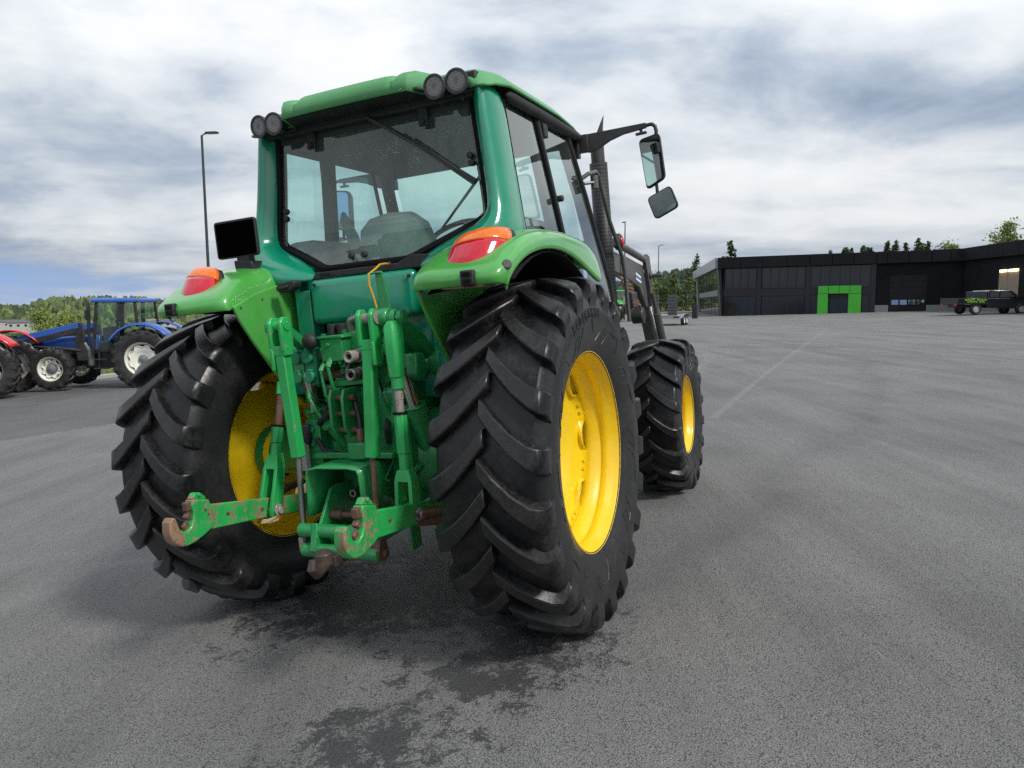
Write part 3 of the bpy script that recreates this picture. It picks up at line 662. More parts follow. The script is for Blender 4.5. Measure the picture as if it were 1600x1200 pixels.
# number plate on the left fender (blank)
pl = MB(); pl.prism([(x-.722, z+2.030) for x, z in rrect(.285, .200, .018)], 'y', -.215, -.195); p_ = pl.build('number_plate_holder', BLACKP, T0, bevel=.004)
pl = MB(); pl.prism([(x-.718, z+2.028) for x, z in rrect(.262, .180, .006)], 'y', -.219, -.212); pl.build('number_plate', plain('blank_black_plate', (.0015, .0015, .0015), .9, spec=.0), p_)
pl = MB(); pl.prism([(-.745, 1.85), (-.62, 1.85), (-.63, 1.905), (-.75, 1.915)], 'y', -.22, -.12); pl.box((-.69, -.19, 1.925), (.085, .05, .04)); pl.build('plate_bracket', BLACKP, p_, bevel=.006)

# --- cab shell
PIL = {2.625: [(.600, .098), (.635, .035), (.672, .004), (.706, .050), (.722, .205)],
       2.30: [(.628, .088), (.662, .012), (.702, -.024), (.744, .035), (.757, .185)],
       2.06: [(.655, .072), (.690, -.012), (.735, -.052), (.782, .020), (.787, .165)],
       1.985: [(.645, .058), (.695, -.050), (.745, -.090), (.797, .0), (.798, .158)],
       1.92: [(.500, .012), (.640, -.115), (.740, -.140), (.806, -.02), (.807, .150)],
       1.865: [(.385, -.045), (.540, -.160), (.700, -.180), (.808, -.03), (.812, .150)],
       1.80: [(.300, -.095), (.430, -.185), (.640, -.185), (.800, -.03), (.815, .150)],
       1.765: [(.300, -.10), (.420, -.175), (.62, -.17), (.79, -.02), (.815, .150)]}
def pillar():
    m = MB(); m.grid([[(x, y, z) for x, y in PIL[z]] for z in sorted(PIL, reverse=True)]); return m
pair(pillar, 'rear_pillar', G_CAB, solid=.012, sub=2, smooth=180)
# rear window: outline follows the opening
WO = [(-.598, .090, 2.60), (-.628, .082, 2.30), (-.652, .066, 2.05), (-.652, .060, 2.005), (-.625, .046, 1.978), (-.45, -.012, 1.905), (-.285, -.076, 1.832), (-.25, -.085, 1.822), (.25, -.085, 1.822), (.285, -.076, 1.832), (.45, -.012, 1.905), (.625, .046, 1.978), (.652, .060, 2.005), (.652, .066, 2.05), (.628, .082, 2.30), (.598, .090, 2.60)]
m = MB(); rows = []
for i in range(8):
    a, b = WO[i], WO[15-i]; rows.append([(a[0]+(b[0]-a[0])*k/10, a[1], a[2]) for k in range(11)])
m.grid(rows); rw = m.build('rear_window', GLASS_R, T0, smooth=60)
m = MB(); m.tube([V(p)+V((0, -.006, 0)) for p in WO]+[V(WO[0])+V((0, -.006, 0))], .0185, 8, False); m.build('window_seal', SEAL, rw)
m = MB(); m.grid([[(p[0]*.945, p[1]+.012, 1.82+(p[2]-1.815)*.965+.012) for p in WO], [(p[0]*.985, p[1]+.008, p[2]) for p in WO]]); m.build('window_inner_frame', SEAL, rw, solid=.012)
m = MB()
for x, z, y in ((-.36, 2.50, .075), (.34, 2.50, .075)): m.box((x, y-.02, z+.03), (.055, .02, .10)); m.cyl((x, y-.025, z), (x, y-.045, z), .014, n=12)
m.each('window_hinge', BLACKP, rw, bevel=.006)
m = MB()
for x, z, y in ((-.585, 2.175, .07), (-.588, 2.135, .068), (.575, 2.30, .08), (.582, 2.262, .078), (-.10, 1.875, -.05), (-.02, 1.875, -.05)): m.cyl((x, y, z), (x, y-.028, z), .0165, n=14)
m.each('window_knob', BLACKP, rw, bevel=.005)
m = MB(); m.tube([(.045, .045, 2.585), (.03, .02, 2.57), (.40, .045, 2.32), (.604, .045, 2.175)], [.012, .010, .008, .006], 8); m.tube([(.235, .035, 2.455), (.604, .032, 2.165)], .0055, 6); m.bar((.24, .042, 2.44), (.595, .038, 2.16), .004, .022); m.build('rear_wiper', BLACKM, rw)
m = MB(); m.tube([(.590, .12, 2.20), (.385, .04, 1.955)], [.008, .006], 8); m.tube([(.60, .10, 2.24), (.655, .09, 2.00)], .011, 8); m.each('gas_strut', BLACKM, rw)
# roof
def ry(x):
    ax = abs(x); return -.145 if ax < .40 else -.145+.15*smooth(.40, .46, ax) if ax < .62 else .005-.0*smooth(.66, .70, ax)
def rz(x, y, dz_=0.0):
    ax = abs(x); z = 2.716-.010*(ax/.6)**2-.085*max(0, (ax-.64)/.135)**2.2
    gv = math.exp(-((ax-.315)/.022)**2)*(1-smooth(.05, .35, y)); z -= .034*gv*(1 if dz_ < .03 else 0)
    return z-.035*smooth(.9, 1.7, y)
XS = [-.775, -.765, -.745, -.72, -.69, -.66, -.62, -.58, -.52, -.46, -.43, -.40, -.37, -.345, -.33, -.315, -.30, -.285, -.26, -.20, -.1]
XS = XS+[0]+[-x for x in XS[::-1]]
m = MB(); rows = []
for q, dz in ((0, .110), (.004, .055), (.018, .022), (.05, .005), (.12, 0), (.25, 0), (.42, 0), (.62, 0), (.82, 0), (.94, .008), (.985, .035), (1.0, .085)):
    rows.append([(x*(1-.05*smooth(.75, 1.0, q))*(1-.07*(1-smooth(0, .12, q))), ry(x)+(1.60-.16*(x/.775)**2-ry(x))*q, max(2.600, rz(x, ry(x)+(1.62-ry(x))*q, dz)-dz)) for x in XS])
m.grid(rows); roof = m.build('roof', G_ROOF, T0, solid=.012, smooth=55)
m = MB(); m.box((0, .76, 2.56), (1.36, 1.36, .06)); m.build('roof_lining', INNER, T0, bevel=.02)
m = MB(); m.box((0, .075, 2.60), (1.27, .10, .07)); m.box((.545, .055, 2.63), (.25, .09, .10)); m.box((-.545, .055, 2.63), (.25, .09, .10)); m.box((0, -.03, 2.612), (.84, .17, .02)); m.build('roof_header', BLACKP, roof, bevel=.01)
def rail():
    m = MB(); rings = []
    for y, s_ in ((.19, .25), (.21, .8), (.26, 1), (.6, 1.05), (1.0, 1.05), (1.25, 1), (1.36, .8), (1.40, .3)):
        zc_ = 2.588-.010*smooth(.8, 1.4, y); rings.append([(.742+.026*s_*math.cos(t), y, zc_+.032*s_*math.sin(t)) for t in [2*math.pi*k/12 for k in range(12)]])
    m.loft(rings); return m
pair(rail, 'roof_rail', BLACKP)
# work lights
def work_light(c, d):
    c = V(c); d = V(d).normalized(); sd_ = d.cross(V((0, 0, 1))).normalized(); up = sd_.cross(d)
    R3 = Matrix((sd_, up, d)).transposed()
    def P(pr, n=28):
        m = MB(); m.lathe(pr, n, ax='z'); m.v = [tuple(c+R3 @ V(p)) for p in m.v]; return m
    h = P([(-.075, .0), (-.075, .028), (-.055, .045), (-.01, .056), (.012, .060), (.016, .058), (.016, .048), (.008, .047), (.008, .0)]).build('work_light', BLACKM, T0)
    P([(.009, .0), (.013, .02), (.011, .046)]).build('light_lens', LENS_C, h)
    rib = MB()
    for k in range(-5, 6):
        w_ = math.sqrt(max(0, .045**2-(k*.008)**2)); p = [(-w_, k*.008, .0135), (w_, k*.008, .0135)]
        rib.tube([tuple(c+R3 @ V(q)) for q in p], .0016, 5)
    rib.build('lens_rib', LENS_C, h)['kind'] = 'stuff'
    br = MB(); br.bar(c-d*.05, c-d*.05+V((0, .07, -.01)), .03, .02); br.tube([c-up*.06-d*.01, c-up*.075-d*.04, c+V((0, .05, -.07))], .008, 6); br.build('light_bracket', BLACKM, h)
for sd in (1, -1):
    work_light((sd*.600, -.055, 2.620), (sd*.10, -1, -.10)); work_light((sd*.489, -.070, 2.612), (-sd*.02, -1, -.10))
# side windows, doors, posts
def xs_(z): return .722+(2.56-z)*.118
def side_glass():
    m = MB(); m.grid([[(xs_(z), y0+(y1-y0)*k/3, z) for k in range(4)] for z, y0, y1 in ((2.56, .205, .60), (2.2, .18, .65), (1.86, .15, .70))]); return m
qr, ql = pair(side_glass, 'quarter_window', GLASS_S)
def door_glass():
    m = MB(); m.grid([[(xs_(z), y0+(y1-y0)*k/3, z) for k in range(4)] for z, y0, y1 in ((2.555, .655, 1.17), (2.2, .70, 1.32), (1.86, .74, 1.44), (1.62, .85, 1.52), (1.25, 1.12, 1.52))]); return m
dr, dl = pair(door_glass, 'door', GLASS_S)
for sd, q_, d_ in ((1, qr, dr), (-1, ql, dl)):
    def B(mb): return mb if sd > 0 else mb.mirror()
    m = MB(); m.tube([(xs_(2.57)+.004, .195, 2.57), (xs_(2.57)+.004, .61, 2.57), (xs_(1.86)+.004, .715, 1.86)], .011, 8); m.tube([(xs_(2.57)+.002, .195, 2.57), (xs_(1.86)+.002, .148, 1.86)], .007, 6); B(m).build('window_seal', SEAL, q_)
    m = MB(); m.tube([(xs_(1.25), 1.10, 1.25), (xs_(1.62)+.005, .84, 1.62), (xs_(1.86)+.005, .735, 1.86), (xs_(2.2)+.005, .692, 2.2), (xs_(2.56)+.005, .645, 2.56), (xs_(2.57)+.005, 1.18, 2.565), (xs_(2.2)+.005, 1.33, 2.2), (xs_(1.86)+.005, 1.45, 1.86), (xs_(1.62)+.005, 1.53, 1.62), (xs_(1.25), 1.53, 1.25)], .014, 8); B(m).build('door_frame', BLACKP, d_)
    m = MB(); m.box((xs_(2.50)+.016, .70, 2.50), (.03, .06, .075)); m.cyl((xs_(2.12), .715, 2.12), (xs_(2.12)+.05, .715, 2.12), .018, n=12); B(m).build('door_hinge', BLACKP, d_, bevel=.006)
    m = MB(); m.bar((xs_(2.57)-.035, .63, 2.57), (xs_(1.2)-.035, .72, 1.2), .05, .10, up=(0, 1, 0)); B(m).build('middle_post', INNER, T0, bevel=.01)
    m = MB(); m.tube([(xs_(2.57)-.05, 1.25, 2.57), (xs_(2.2)-.055, 1.40, 2.2), (xs_(1.86)-.06, 1.50, 1.86), (xs_(1.2)-.06, 1.56, 1.2)], .045, 10); B(m).build('front_post', BLACKP, T0)
m = MB(); m.grid([[(-.62*s_+1.24*s_*k/8, y+.10*(1-((k-4)/4)**2), z) for k in range(9)] for z, y, s_ in ((2.54, 1.30, 1.0), (2.2, 1.44, 1.04), (1.86, 1.52, 1.06), (1.45, 1.58, 1.06))]); m.build('windscreen', GLASS_S, T0)
m = MB(); m.box((0, 1.22, 1.72), (.42, .34, .36)); m.prism([(1.05, 1.75), (1.4, 1.78), (1.42, 1.92), (1.15, 1.95)], 'x', -.2, .2); m.build('dashboard', BLACKP, T0, bevel=.03)
m = MB(); c_ = V((.03, .93, 2.01)); ax_ = V((0, -.55, .83)).normalized(); bx = V((1, 0, 0)); by = ax_.cross(bx)
m.tube([c_+(bx*math.cos(t)+by*math.sin(t))*.20 for t in [2*math.pi*k/28 for k in range(29)]], .017, 8, False)
for t in (rad(90), rad(210), rad(330)): m.bar(c_, c_+(bx*math.cos(t)+by*math.sin(t))*.19, .03, .012)
m.tube([c_, c_-ax_*.35], .03, 10); m.build('steering_wheel', BLACKP, T0)
def cushion(pts, y0, y1, lean=0.0):
    m = MB(); cx_ = sum(p[0] for p in pts)/len(pts); cz_ = sum(p[1] for p in pts)/len(pts); rings = []
    for y, g_ in ((y0, .86), (y0+.02, .97), ((y0+y1)/2, 1), (y1-.02, .97), (y1, .86)):
        rings.append([(cx_+(x-cx_)*g_, y+lean*(z-1.8), cz_+(z-cz_)*g_) for x, z in pts])
    m.loft(rings); return m
st_ = cushion([(-.18, 1.58), (-.165, 1.92), (-.14, 2.02), (-.07, 2.075), (.06, 2.095), (.17, 2.085), (.24, 2.03), (.285, 1.90), (.32, 1.77), (.31, 1.58)], .10, .24, -.12).build('seat_backrest', SEAT, T0, smooth=60)
m = MB(); m.prism(rrect(.5, .5, .08), 'z', 1.52, 1.66); m.v = [(x+.02, y+.45, z) for x, y, z in m.v]; m.build('seat_cushion', SEAT, T0, bevel=.03)
m = MB(); m.loft([[(a+dx, y, z+b) for a, b in ((-.055*w_, 0), (0, -.03*w_), (.055*w_, 0), (0, .03*w_))] for dx, y, z, w_ in ((-.29, .33, 1.74, 1.0), (-.31, .32, 1.88, 1.0), (-.34, .31, 2.02, .95), (-.375, .30, 2.12, .8), (-.38, .30, 2.165, .45))]); m.build('folded_armrest', SEAT, T0, bevel=.015, smooth=60)
def console():
    m = MB(); m.prism([(.05, 1.70), (.05, 1.98), (.20, 2.02), (.75, 2.02), (.95, 1.96), (1.0, 1.70)], 'x', .50, .70); return m
pair(console, 'cab_side_console', paint('cab_console_plastic', (.17, .18, .165), .7, 0, .3, (.09, .09, .08), .15, 4), bevel=.04)
# mirrors
def mirror_arm():
    m = MB(); m.box((.700, 1.40, 2.53), (.06, .05, .15)); m.box((.745, 1.42, 2.545), (.09, .05, .11))
    m.prism([(.78, 2.60), (1.17, 2.605), (1.17, 2.575), (1.02, 2.56), (.93, 2.535), (.86, 2.50), (.82, 2.485), (.78, 2.485)], 'y', 1.405, 1.435)
    m.tube([(1.16, 1.42, 2.590), (1.205, 1.42, 2.592), (1.225, 1.42, 2.575), (1.23, 1.42, 2.545), (1.225, 1.42, 2.49)], .0125, 8)
    m.cyl((1.135, 1.42, 2.575), (1.135, 1.42, 2.545), .010); m.bar((1.10, 1.42, 2.545), (1.17, 1.42, 2.548), .02, .016); m.tube([(1.225, 1.42, 2.50), (1.205, 1.445, 2.23), (1.21, 1.44, 2.14)], .011, 8)
    return m
ar, al_ = pair(mirror_arm, 'mirror_arm', BLACKM, bevel=.003)
def head(pts, y, tilt, tz=0.0):
    m = MB(); cx_ = sum(p[0] for p in pts)/len(pts); cz_ = sum(p[1] for p in pts)/len(pts)
    rg_ = lambda g_, yy: [(cx_+(x-cx_)*g_, yy+tilt*(x-cx_)+tz*(z-cz_), cz_+(z-cz_)*g_) for x, z in pts]
    m.loft([rg_(.90, y-.004), rg_(.985, y-.012), rg_(1.02, y), rg_(1.0, y+.03), rg_(.86, y+.06), rg_(.5, y+.075)])
    g_ = MB(); g_.loft([rg_(.93, y-.013), rg_(.93, y-.010)]); return m, g_
def rpoly(poly, r=.03):
    out = []; n = len(poly)
    for i in range(n):
        p0, p, p1 = V(poly[i-1]), V(poly[i]), V(poly[(i+1) % n]); a = (p0-p).normalized(); b = (p1-p).normalized()
        for t in (0, .25, .5, .75, 1): out.append(tuple((p+a*r)*(1-t)**2+p*2*t*(1-t)+(p+b*r)*t*t))
    return out
for poly, y, tilt, tz in (([(1.112, 2.510), (1.250, 2.530), (1.268, 2.255), (1.142, 2.200)], 1.43, -.20, -.06), ([(1.135, 2.148), (1.300, 2.200), (1.345, 2.065), (1.180, 2.008)], 1.43, -.40, -.14)):
    hm, gm = head(rpoly(poly), y, tilt, tz)
    for sd, arm in ((1, ar), (-1, al_)):
        ho = (hm if sd > 0 else hm.mirror()).build('mirror_head', BLACKP, arm, smooth=50)
        (gm if sd > 0 else gm.mirror()).build('mirror_glass', MIRROR, arm, smooth=0)
# exhaust with perforated guard
def perforated():
    m, nt, b = principled('perforated_guard_steel'); sp = nd(nt, 'ShaderNodeSeparateXYZ', None, Vector=ocoord(nt))
    an = mth(nt, 'ARCTAN2', mth(nt, 'SUBTRACT', sp.outputs[1], 1.93), mth(nt, 'SUBTRACT', sp.outputs[0], .70))
    hz = mth(nt, 'SINE', mth(nt, 'MULTIPLY', sp.outputs[2], 2*math.pi/.026)); ha = mth(nt, 'SINE', mth(nt, 'MULTIPLY', an, 26.0))
    hole = ramp(nt, mth(nt, 'MINIMUM', mth(nt, 'ADD', mth(nt, 'MULTIPLY', hz, .5), .5), mth(nt, 'ADD', mth(nt, 'MULTIPLY', ha, .5), .5)), [(.22, 0.0), (.34, 1.0)])
    setp(b, Base_Color=mixc(nt, hole, (.042, .042, .043), (.008, .008, .009)), Roughness=.5, Metallic=.3); return m
m = MB(); m.tube([(.70, 1.93, 1.2), (.70, 1.93, 2.70)], .049, 20); m.v = m.v; ex = m.build('exhaust_pipe', BLACKM, T0)
m = MB(); m.loft([[(.70+.052*math.cos(a)+dx_, 1.93+.052*math.sin(a), 2.64+k_*(.085+.115*math.cos(a-.3))) for a in [2*math.pi*i/20 for i in range(20)]] for k_, dx_ in ((0, 0), (.5, .0), (.96, .012))]); m.build('exhaust_tip', BLACKM, ex)
gm_ = MB(); NA, NZ = 30, 60; z0_, z1_ = 1.18, 2.50
for i in range(0):
    for k in range(NZ):
        a0, a1 = 2*math.pi*(i+.0)/NA, 2*math.pi*(i+.62)/NA; b0 = z0_+(z1_-z0_)*k/NZ; b1 = z0_+(z1_-z0_)*(k+.62)/NZ
        rr2 = .0648
        gm_.add([(.70+rr2*math.cos(a), 1.93+rr2*math.sin(a), z) for z in (b0, b1) for a in (a0, a1)], [(0, 1, 3, 2)])
gm_.tube([(.70, 1.93, 1.18), (.70, 1.93, 2.50)], .0635, 26, False)
EG = gm_.build('exhaust_guard', perforated(), ex, solid=.0015, smooth=40)
m = MB(); m.tube([(.762, 1.30, 2.31), (.80, 1.32, 2.335), (.815, 1.44, 2.362), (.815, 1.50, 2.34), (.815, 1.54, 2.28), (.815, 1.70, 2.06), (.815, 1.97, 1.83), (.815, 2.02, 1.70), (.815, 2.05, 1.35)], .0145, 10); m.tube([(.765, 1.33, 2.28), (.815, 1.38, 2.285)], .010, 8); m.cyl((.815, 1.40, 2.33), (.815, 1.40, 2.25), .026, n=12); m.build('grab_rail', GUN, T0)

DRUST = worn('dark_rusty_steel', (.055, .038, .030), .5, (.09, .045, .028), (.14, .10, .08), 20, .55)
# --- three-point hitch and hydraulics of the green tractor
m = MB(); m.cyl((-.40, -.10, 1.30), (.40, -.10, 1.30), .055, n=20); m.cyl((.36, -.10, 1.30), (.42, -.10, 1.30), .075, n=20); m.cyl((-.42, -.10, 1.30), (-.36, -.10, 1.30), .075, n=20); m.cyl((.42, -.10, 1.30), (.432, -.10, 1.30), .05, n=20); m.build('rockshaft', G_DARK, T0, bevel=.006)
def lift_arm():
    m = MB(); m.loft([[(x, y+dy, z+dz) for x, dy, dz in ((xa, -h_*.4, h_*.55), (xb, -h_*.4, h_*.55), (xb, h_*.4, -h_*.55), (xa, h_*.4, -h_*.55))] for y, z, h_, xa, xb in ((-.06, 1.27, .13, .30, .385), (-.16, 1.36, .15, .30, .385), (-.26, 1.44, .13, .30, .37), (-.38, 1.52, .10, .295, .345), (-.45, 1.545, .075, .295, .34))])
    m.cyl((.285, -.455, 1.54), (.35, -.455, 1.54), .045, n=18); m.prism([(-.30, 1.36), (-.22, 1.36), (-.20, 1.26), (-.26, 1.22), (-.31, 1.26)], 'x', .30, .37); return m
la, lb = pair(lift_arm, 'lift_arm', G_DARK, bevel=.010)
m = MB(); m.cyl((.27, -.465, 1.535), (.43, -.465, 1.535), .026, n=14); m.cyl((.40, -.465, 1.535), (.425, -.465, 1.535), .038, n=6); m.cyl((.37, -.465, 1.535), (.395, -.465, 1.535), .042, n=18); m.build('arm_pin', G_DARK, la, bevel=.003)
def hook_rod():
    m = MB(); t0, t1 = V((.253, -.500, 1.44)), V((.215, -.520, .905))
    m.bar(t0, t1, .054, .054, up=(0, 1, 0))
    for dx in (-.034, .034): m.prism([(-.535, 1.42), (-.460, 1.42), (-.455, 1.555), (-.475, 1.585), (-.515, 1.588), (-.54, 1.56)], 'x', .256+dx-.011, .256+dx+.011)
    m.box((.255, -.500, 1.425), (.09, .06, .05)); m.box((.29, -.51, 1.385), (.02, .055, .11)); return m
hr, hl = pair(hook_rod, 'hitch_lift_tube', G_BRIGHT, bevel=.006)
m = MB(); m.cyl((.205, -.497, 1.545), (.305, -.497, 1.545), .024, n=16); m.cyl((.302, -.497, 1.545), (.309, -.497, 1.545), .030, n=16); m.build('clevis_pin', BARE, hr); m.mirror().build('clevis_pin', G_BRIGHT, hl)
m = MB(); m.cyl((.215, -.520, .91), (.215, -.552, .50), .0135, n=12); m.build('lift_rod', RUST, hr)
m = MB(); m.cyl((-.215, -.520, .91), (-.215, -.552, .46), .0150, n=12); m.build('lift_rod', STEEL, hl)
m = MB(); m.prism([(-.58, .53), (-.53, .53), (-.515, .47), (-.53, .43), (-.575, .425), (-.60, .46)], 'x', .205, .245); m.cyl((.20, -.555, .46), (.262, -.555, .46), .02, n=10); m.build('rod_clevis', RUST, hr, bevel=.004)
m = MB(); m.prism([(-.575, .52), (-.535, .52), (-.525, .45), (-.575, .445)], 'x', -.232, -.205); m.build('rod_clevis', BARE, hl, bevel=.004)
# lift links
def link(top, bot, sd, long_):
    top, bot = V(top), V(bot); P = lambda t: top+(bot-top)*t
    root = MB(); ax = (bot-top).normalized()
    if long_:
        root.loft([[tuple(P(t)+V((dx*w_, dy*h_, 0))) for dx, dy in ((-1, -.6), (-.6, -1), (.6, -1), (1, -.6), (1, .6), (.6, 1), (-.6, 1), (-1, .6))] for t, w_, h_ in ((-.03, .018, .03), (.0, .033, .045), (.10, .036, .045), (.18, .034, .04), (.27, .030, .034))])
        root.cyl(P(.265), P(.335), .030, n=16); up_end = P(.335)
    else:
        root.cyl(P(.0), P(.10), .026, n=16); up_end = P(.10)
    o = root.build('lift_link', G_BRIGHT, T0, bevel=.004, smooth=45)
    t1, t2, t3 = (.335, .455, .675) if long_ else (.05, .34, .48)
    m = MB(); m.cyl(up_end, P(t2+.02), .019, n=12)
    for k in range(8): q = t1+(t2-t1)*.45*k/8; m.cyl(P(q), P(q+.006), .0215, n=12)
    m.build('threaded_rod', RUST if not long_ else BARE, o)
    m = MB(); m.cyl(P(t2), P(t2+.012), .034, n=14); m.build('rod_seal', SEAL, o)
    m = MB(); m.cyl(P(t2+.012), P(t3), .031, n=8); m.cyl(P(t3), P(t3+.10), .026, n=14); m.build('adjuster_sleeve', G_BRIGHT, o, bevel=.003, smooth=30)
    q = t3+.085; m = MB(); a, b = P(q), P(1.0)
    m.loft([[tuple(a+V((dx, dy, 0))) for dx, dy in ((-.030, -.026), (.030, -.026), (.030, .026), (-.030, .026))], [tuple(a+(b-a)*.16+V((dx, dy, 0))) for dx, dy in ((-.042, -.030), (.042, -.030), (.042, .030), (-.042, .030))], [tuple(a+(b-a)*.26+V((dx, dy, 0))) for dx, dy in ((-.045, -.032), (.045, -.032), (.045, .032), (-.045, .032))]])
    for s2 in (-1, 1):
        m.loft([[tuple(a+(b-a)*t+V((s2*xo+dx, dy*w_, 0))) for dx, dy in ((-.010, -1), (.010, -1), (.010, 1), (-.010, 1))] for t, xo, w_ in ((.22, .035, .032), (.6, .037, .036), (.97, .037, .042), (1.10, .037, .030))])
    m.build('link_fork', G_BRIGHT, o, bevel=.004)
    m = MB(); m.cyl(b+V((-.075, 0, .0)), b+V((.075, 0, .0)), .018, n=12); m.cyl(b+V((.05, 0, 0)), b+V((.062, 0, 0)), .030, n=12); m.cyl(b+V((-.062, 0, 0)), b+V((-.05, 0, 0)), .030, n=12); m.build('link_pin', BARE, o, bevel=.002)
    return o
link((.385, -.500, 1.500), (.405, -.560, .655), 1, True)
link((-.395, -.365, 1.26), (-.425, -.530, .640), -1, False)
# lower links with claw ends
def lower_link():
    m = MB(); m.loft([[(x, y, z+dz) for x, dz in ((xc-.016, -h_), (xc+.016, -h_), (xc+.016, h_), (xc-.016, h_))] for y, z, h_, xc in ((-.90, .716, .058, .448), (-.62, .668, .050, .440), (-.30, .612, .046, .425), (.14, .520, .045, .36))]); return m
ll = {}; CLAWT = worn('worn_claw_steel', (.27, .165, .10), .55, (.03, .30, .07), (.12, .07, .045), 26, .6)
for sd in (1, -1):
    mm = lower_link(); mm = mm if sd > 0 else mm.mirror(); ll[sd] = mm.build('lower_link', G_WORN if sd < 0 else G_BRIGHT, T0, bevel=.005)
    c = MB(); poly = [(-.898, .798), (-.985, .822), (-.997, .800), (-.990, .765), (-.998, .735), (-1.012, .708), (-1.035, .694), (-1.060, .698), (-1.076, .716), (-1.082, .745), (-1.090, .768), (-1.105, .772), (-1.120, .755), (-1.125, .712), (-1.112, .672), (-1.085, .645), (-1.050, .630), (-1.005, .632), (-.945, .648), (-.890, .668), (-.885, .73)]
    c.prism(poly, 'x', .424, .474); c = c if sd > 0 else c.mirror(); c.build('claw_hook', G_WORN, ll[sd], bevel=.007)
    c = MB(); c.prism([(-1.072, .708), (-1.0795, .728), (-1.0835, .748), (-1.090, .770), (-1.105, .775), (-1.122, .757), (-1.128, .712), (-1.115, .670), (-1.087, .642), (-1.060, .630), (-1.056, .655)], 'x', .4225, .4755); c = c if sd > 0 else c.mirror(); c.build('claw_tip', CLAWT if sd < 0 else G_WORN, ll[sd], bevel=.007)
    c = MB(); c.box((.449, -1.002, .795), (.030, .03, .040)); c.prism([(-1.005, .772), (-1.030, .752), (-1.012, .735), (-.99, .740)], 'x', .436, .462); c.prism([(-1.018, .735), (-1.045, .715), (-1.035, .69), (-1.0, .70)], 'x', .440, .458); c = c if sd > 0 else c.mirror(); c.build('claw_latch', RUST, ll[sd], bevel=.004)
    c = MB(); c.prism([(-.985, .823), (-.905, .800), (-.915, .820), (-.94, .842), (-.962, .845)], 'x', .432, .466); c.cyl((.425, -.945, .832), (.473, -.945, .832), .010, n=10); c = c if sd > 0 else c.mirror(); c.build('latch_lever', G_WORN, ll[sd], bevel=.003)
    c = MB()
    for y, z, r_ in ((-.585, .660, .011), (-.42, .628, .017), (-.80, .705, .007), (-.93, .76, .006), (-.915, .735, .005)): c.cyl((.419, y, z), (.470, y, z), r_, n=10)
    c = c if sd > 0 else c.mirror(); c.each('link_bolt', RUST, ll[sd], bevel=.002)
    c = MB(); c.tube([(.455, -.56, .648), (.50, -.47, .640), (.55, -.36, .640), (.60, -.22, .655), (.61, -.05, .66)], [.014, .018, .020, .020, .02], 10); c.cyl((.455, -.545, .648), (.49, -.49, .642), .026, .020, n=12); c.sphere((.59, -.24, .672), .030, 12, 8); c.cyl((.44, -.555, .62), (.50, -.44, .60), .022, .03, n=12); c = c if sd > 0 else c.mirror(); c.build('stabiliser', RUST, ll[sd])
# lift cylinders
def cylinder():
    m = MB(); m.tube([(.303, -.245, 1.100), (.309, -.13, .775), (.309, -.125, .76)], [.054, .054, .045], 22); m.cyl((.302, -.249, 1.098), (.302, -.2515, 1.107), .058, n=22); m.cyl((.25, -.115, .72), (.40, -.115, .72), .032, n=16); m.cyl((.39, -.115, .72), (.42, -.115, .72), .045, n=16); m.tube([(.29, -.21, .80), (.27, -.27, .785)], .02, 8); return m
ca, cb = pair(cylinder, 'lift_cylinder', G_DARK, bevel=.004)
m = MB(); m.cyl((.302, -.250, 1.08), (.283, -.30, 1.30), .031, n=20); m.build('cylinder_rod', CHROME, ca); m.mirror().build('cylinder_rod', CHROME, cb)
# hydraulic valve block and couplers
m = MB(); m.box((-.02, -.10, 1.30), (.46, .14, .36)); m.box((-.10, -.24, 1.405), (.13, .16, .115)); m.prism([(-.175, 1.475), (-.03, 1.478), (-.02, 1.468), (-.02, 1.46), (-.175, 1.462)], 'y', -.33, -.18); m.box((.02, -.18, 1.44), (.20, .14, .09)); m.box((-.06, -.20, 1.245), (.18, .10, .025)); m.prism([(-.13, 1.245), (.06, 1.25), (.07, 1.235), (.05, 1.225), (-.12, 1.215)], 'y', -.30, -.22)
vb = m.build('valve_block', G_DARK, T0, bevel=.006)
m = MB(); rnd = random.Random(5)
for _ in range(60):
    x, z = rnd.uniform(-.24, .22), rnd.uniform(1.10, 1.49); m.cyl((x, -.16, z), (x, -.16-rnd.uniform(.03, .09), z), rnd.uniform(.009, .020), n=rnd.choice((6, 10, 12)))
m.each('valve_fitting', G_DARK, vb, bevel=.002)
for x, z0, z1, yd in ((-.165, 1.31, 1.44, -.29), (-.118, 1.33, 1.46, -.30), (-.071, 1.31, 1.45, -.285), (.075, 1.33, 1.47, -.27), (.118, 1.30, 1.45, -.26)):
    m = MB(); m.box((x, (yd-.16)/2, (z0+z1)/2), (.034, -.16-yd, z1-z0)); m.cyl((x, yd, z0+.03), (x, yd-.022, z0+.03), .013, n=6); m.cyl((x, yd, z1-.03), (x, yd-.03, z1-.03), .011, n=10); m.build('valve_section', G_DARK, vb, bevel=.004)
for pts in ([(-.165, -.30, 1.34), (-.17, -.33, 1.30), (-.16, -.33, 1.18), (-.14, -.27, 1.10)], [(-.118, -.31, 1.36), (-.12, -.34, 1.32), (-.11, -.33, 1.22), (-.10, -.26, 1.14)], [(.118, -.27, 1.33), (.125, -.31, 1.29), (.16, -.31, 1.15), (.17, -.24, 1.02)], [(.075, -.28, 1.44), (.08, -.31, 1.47), (.12, -.30, 1.52), (.18, -.22, 1.52)], [(-.30, -.28, 1.24), (-.27, -.32, 1.16), (-.22, -.30, 1.05), (-.2, -.22, .98)]):
    m = MB(); m.tube(pts, .0095, 8); m.cyl(pts[0], pts[1], .015, n=6); m.build('steel_pipe', G_DARK, vb)
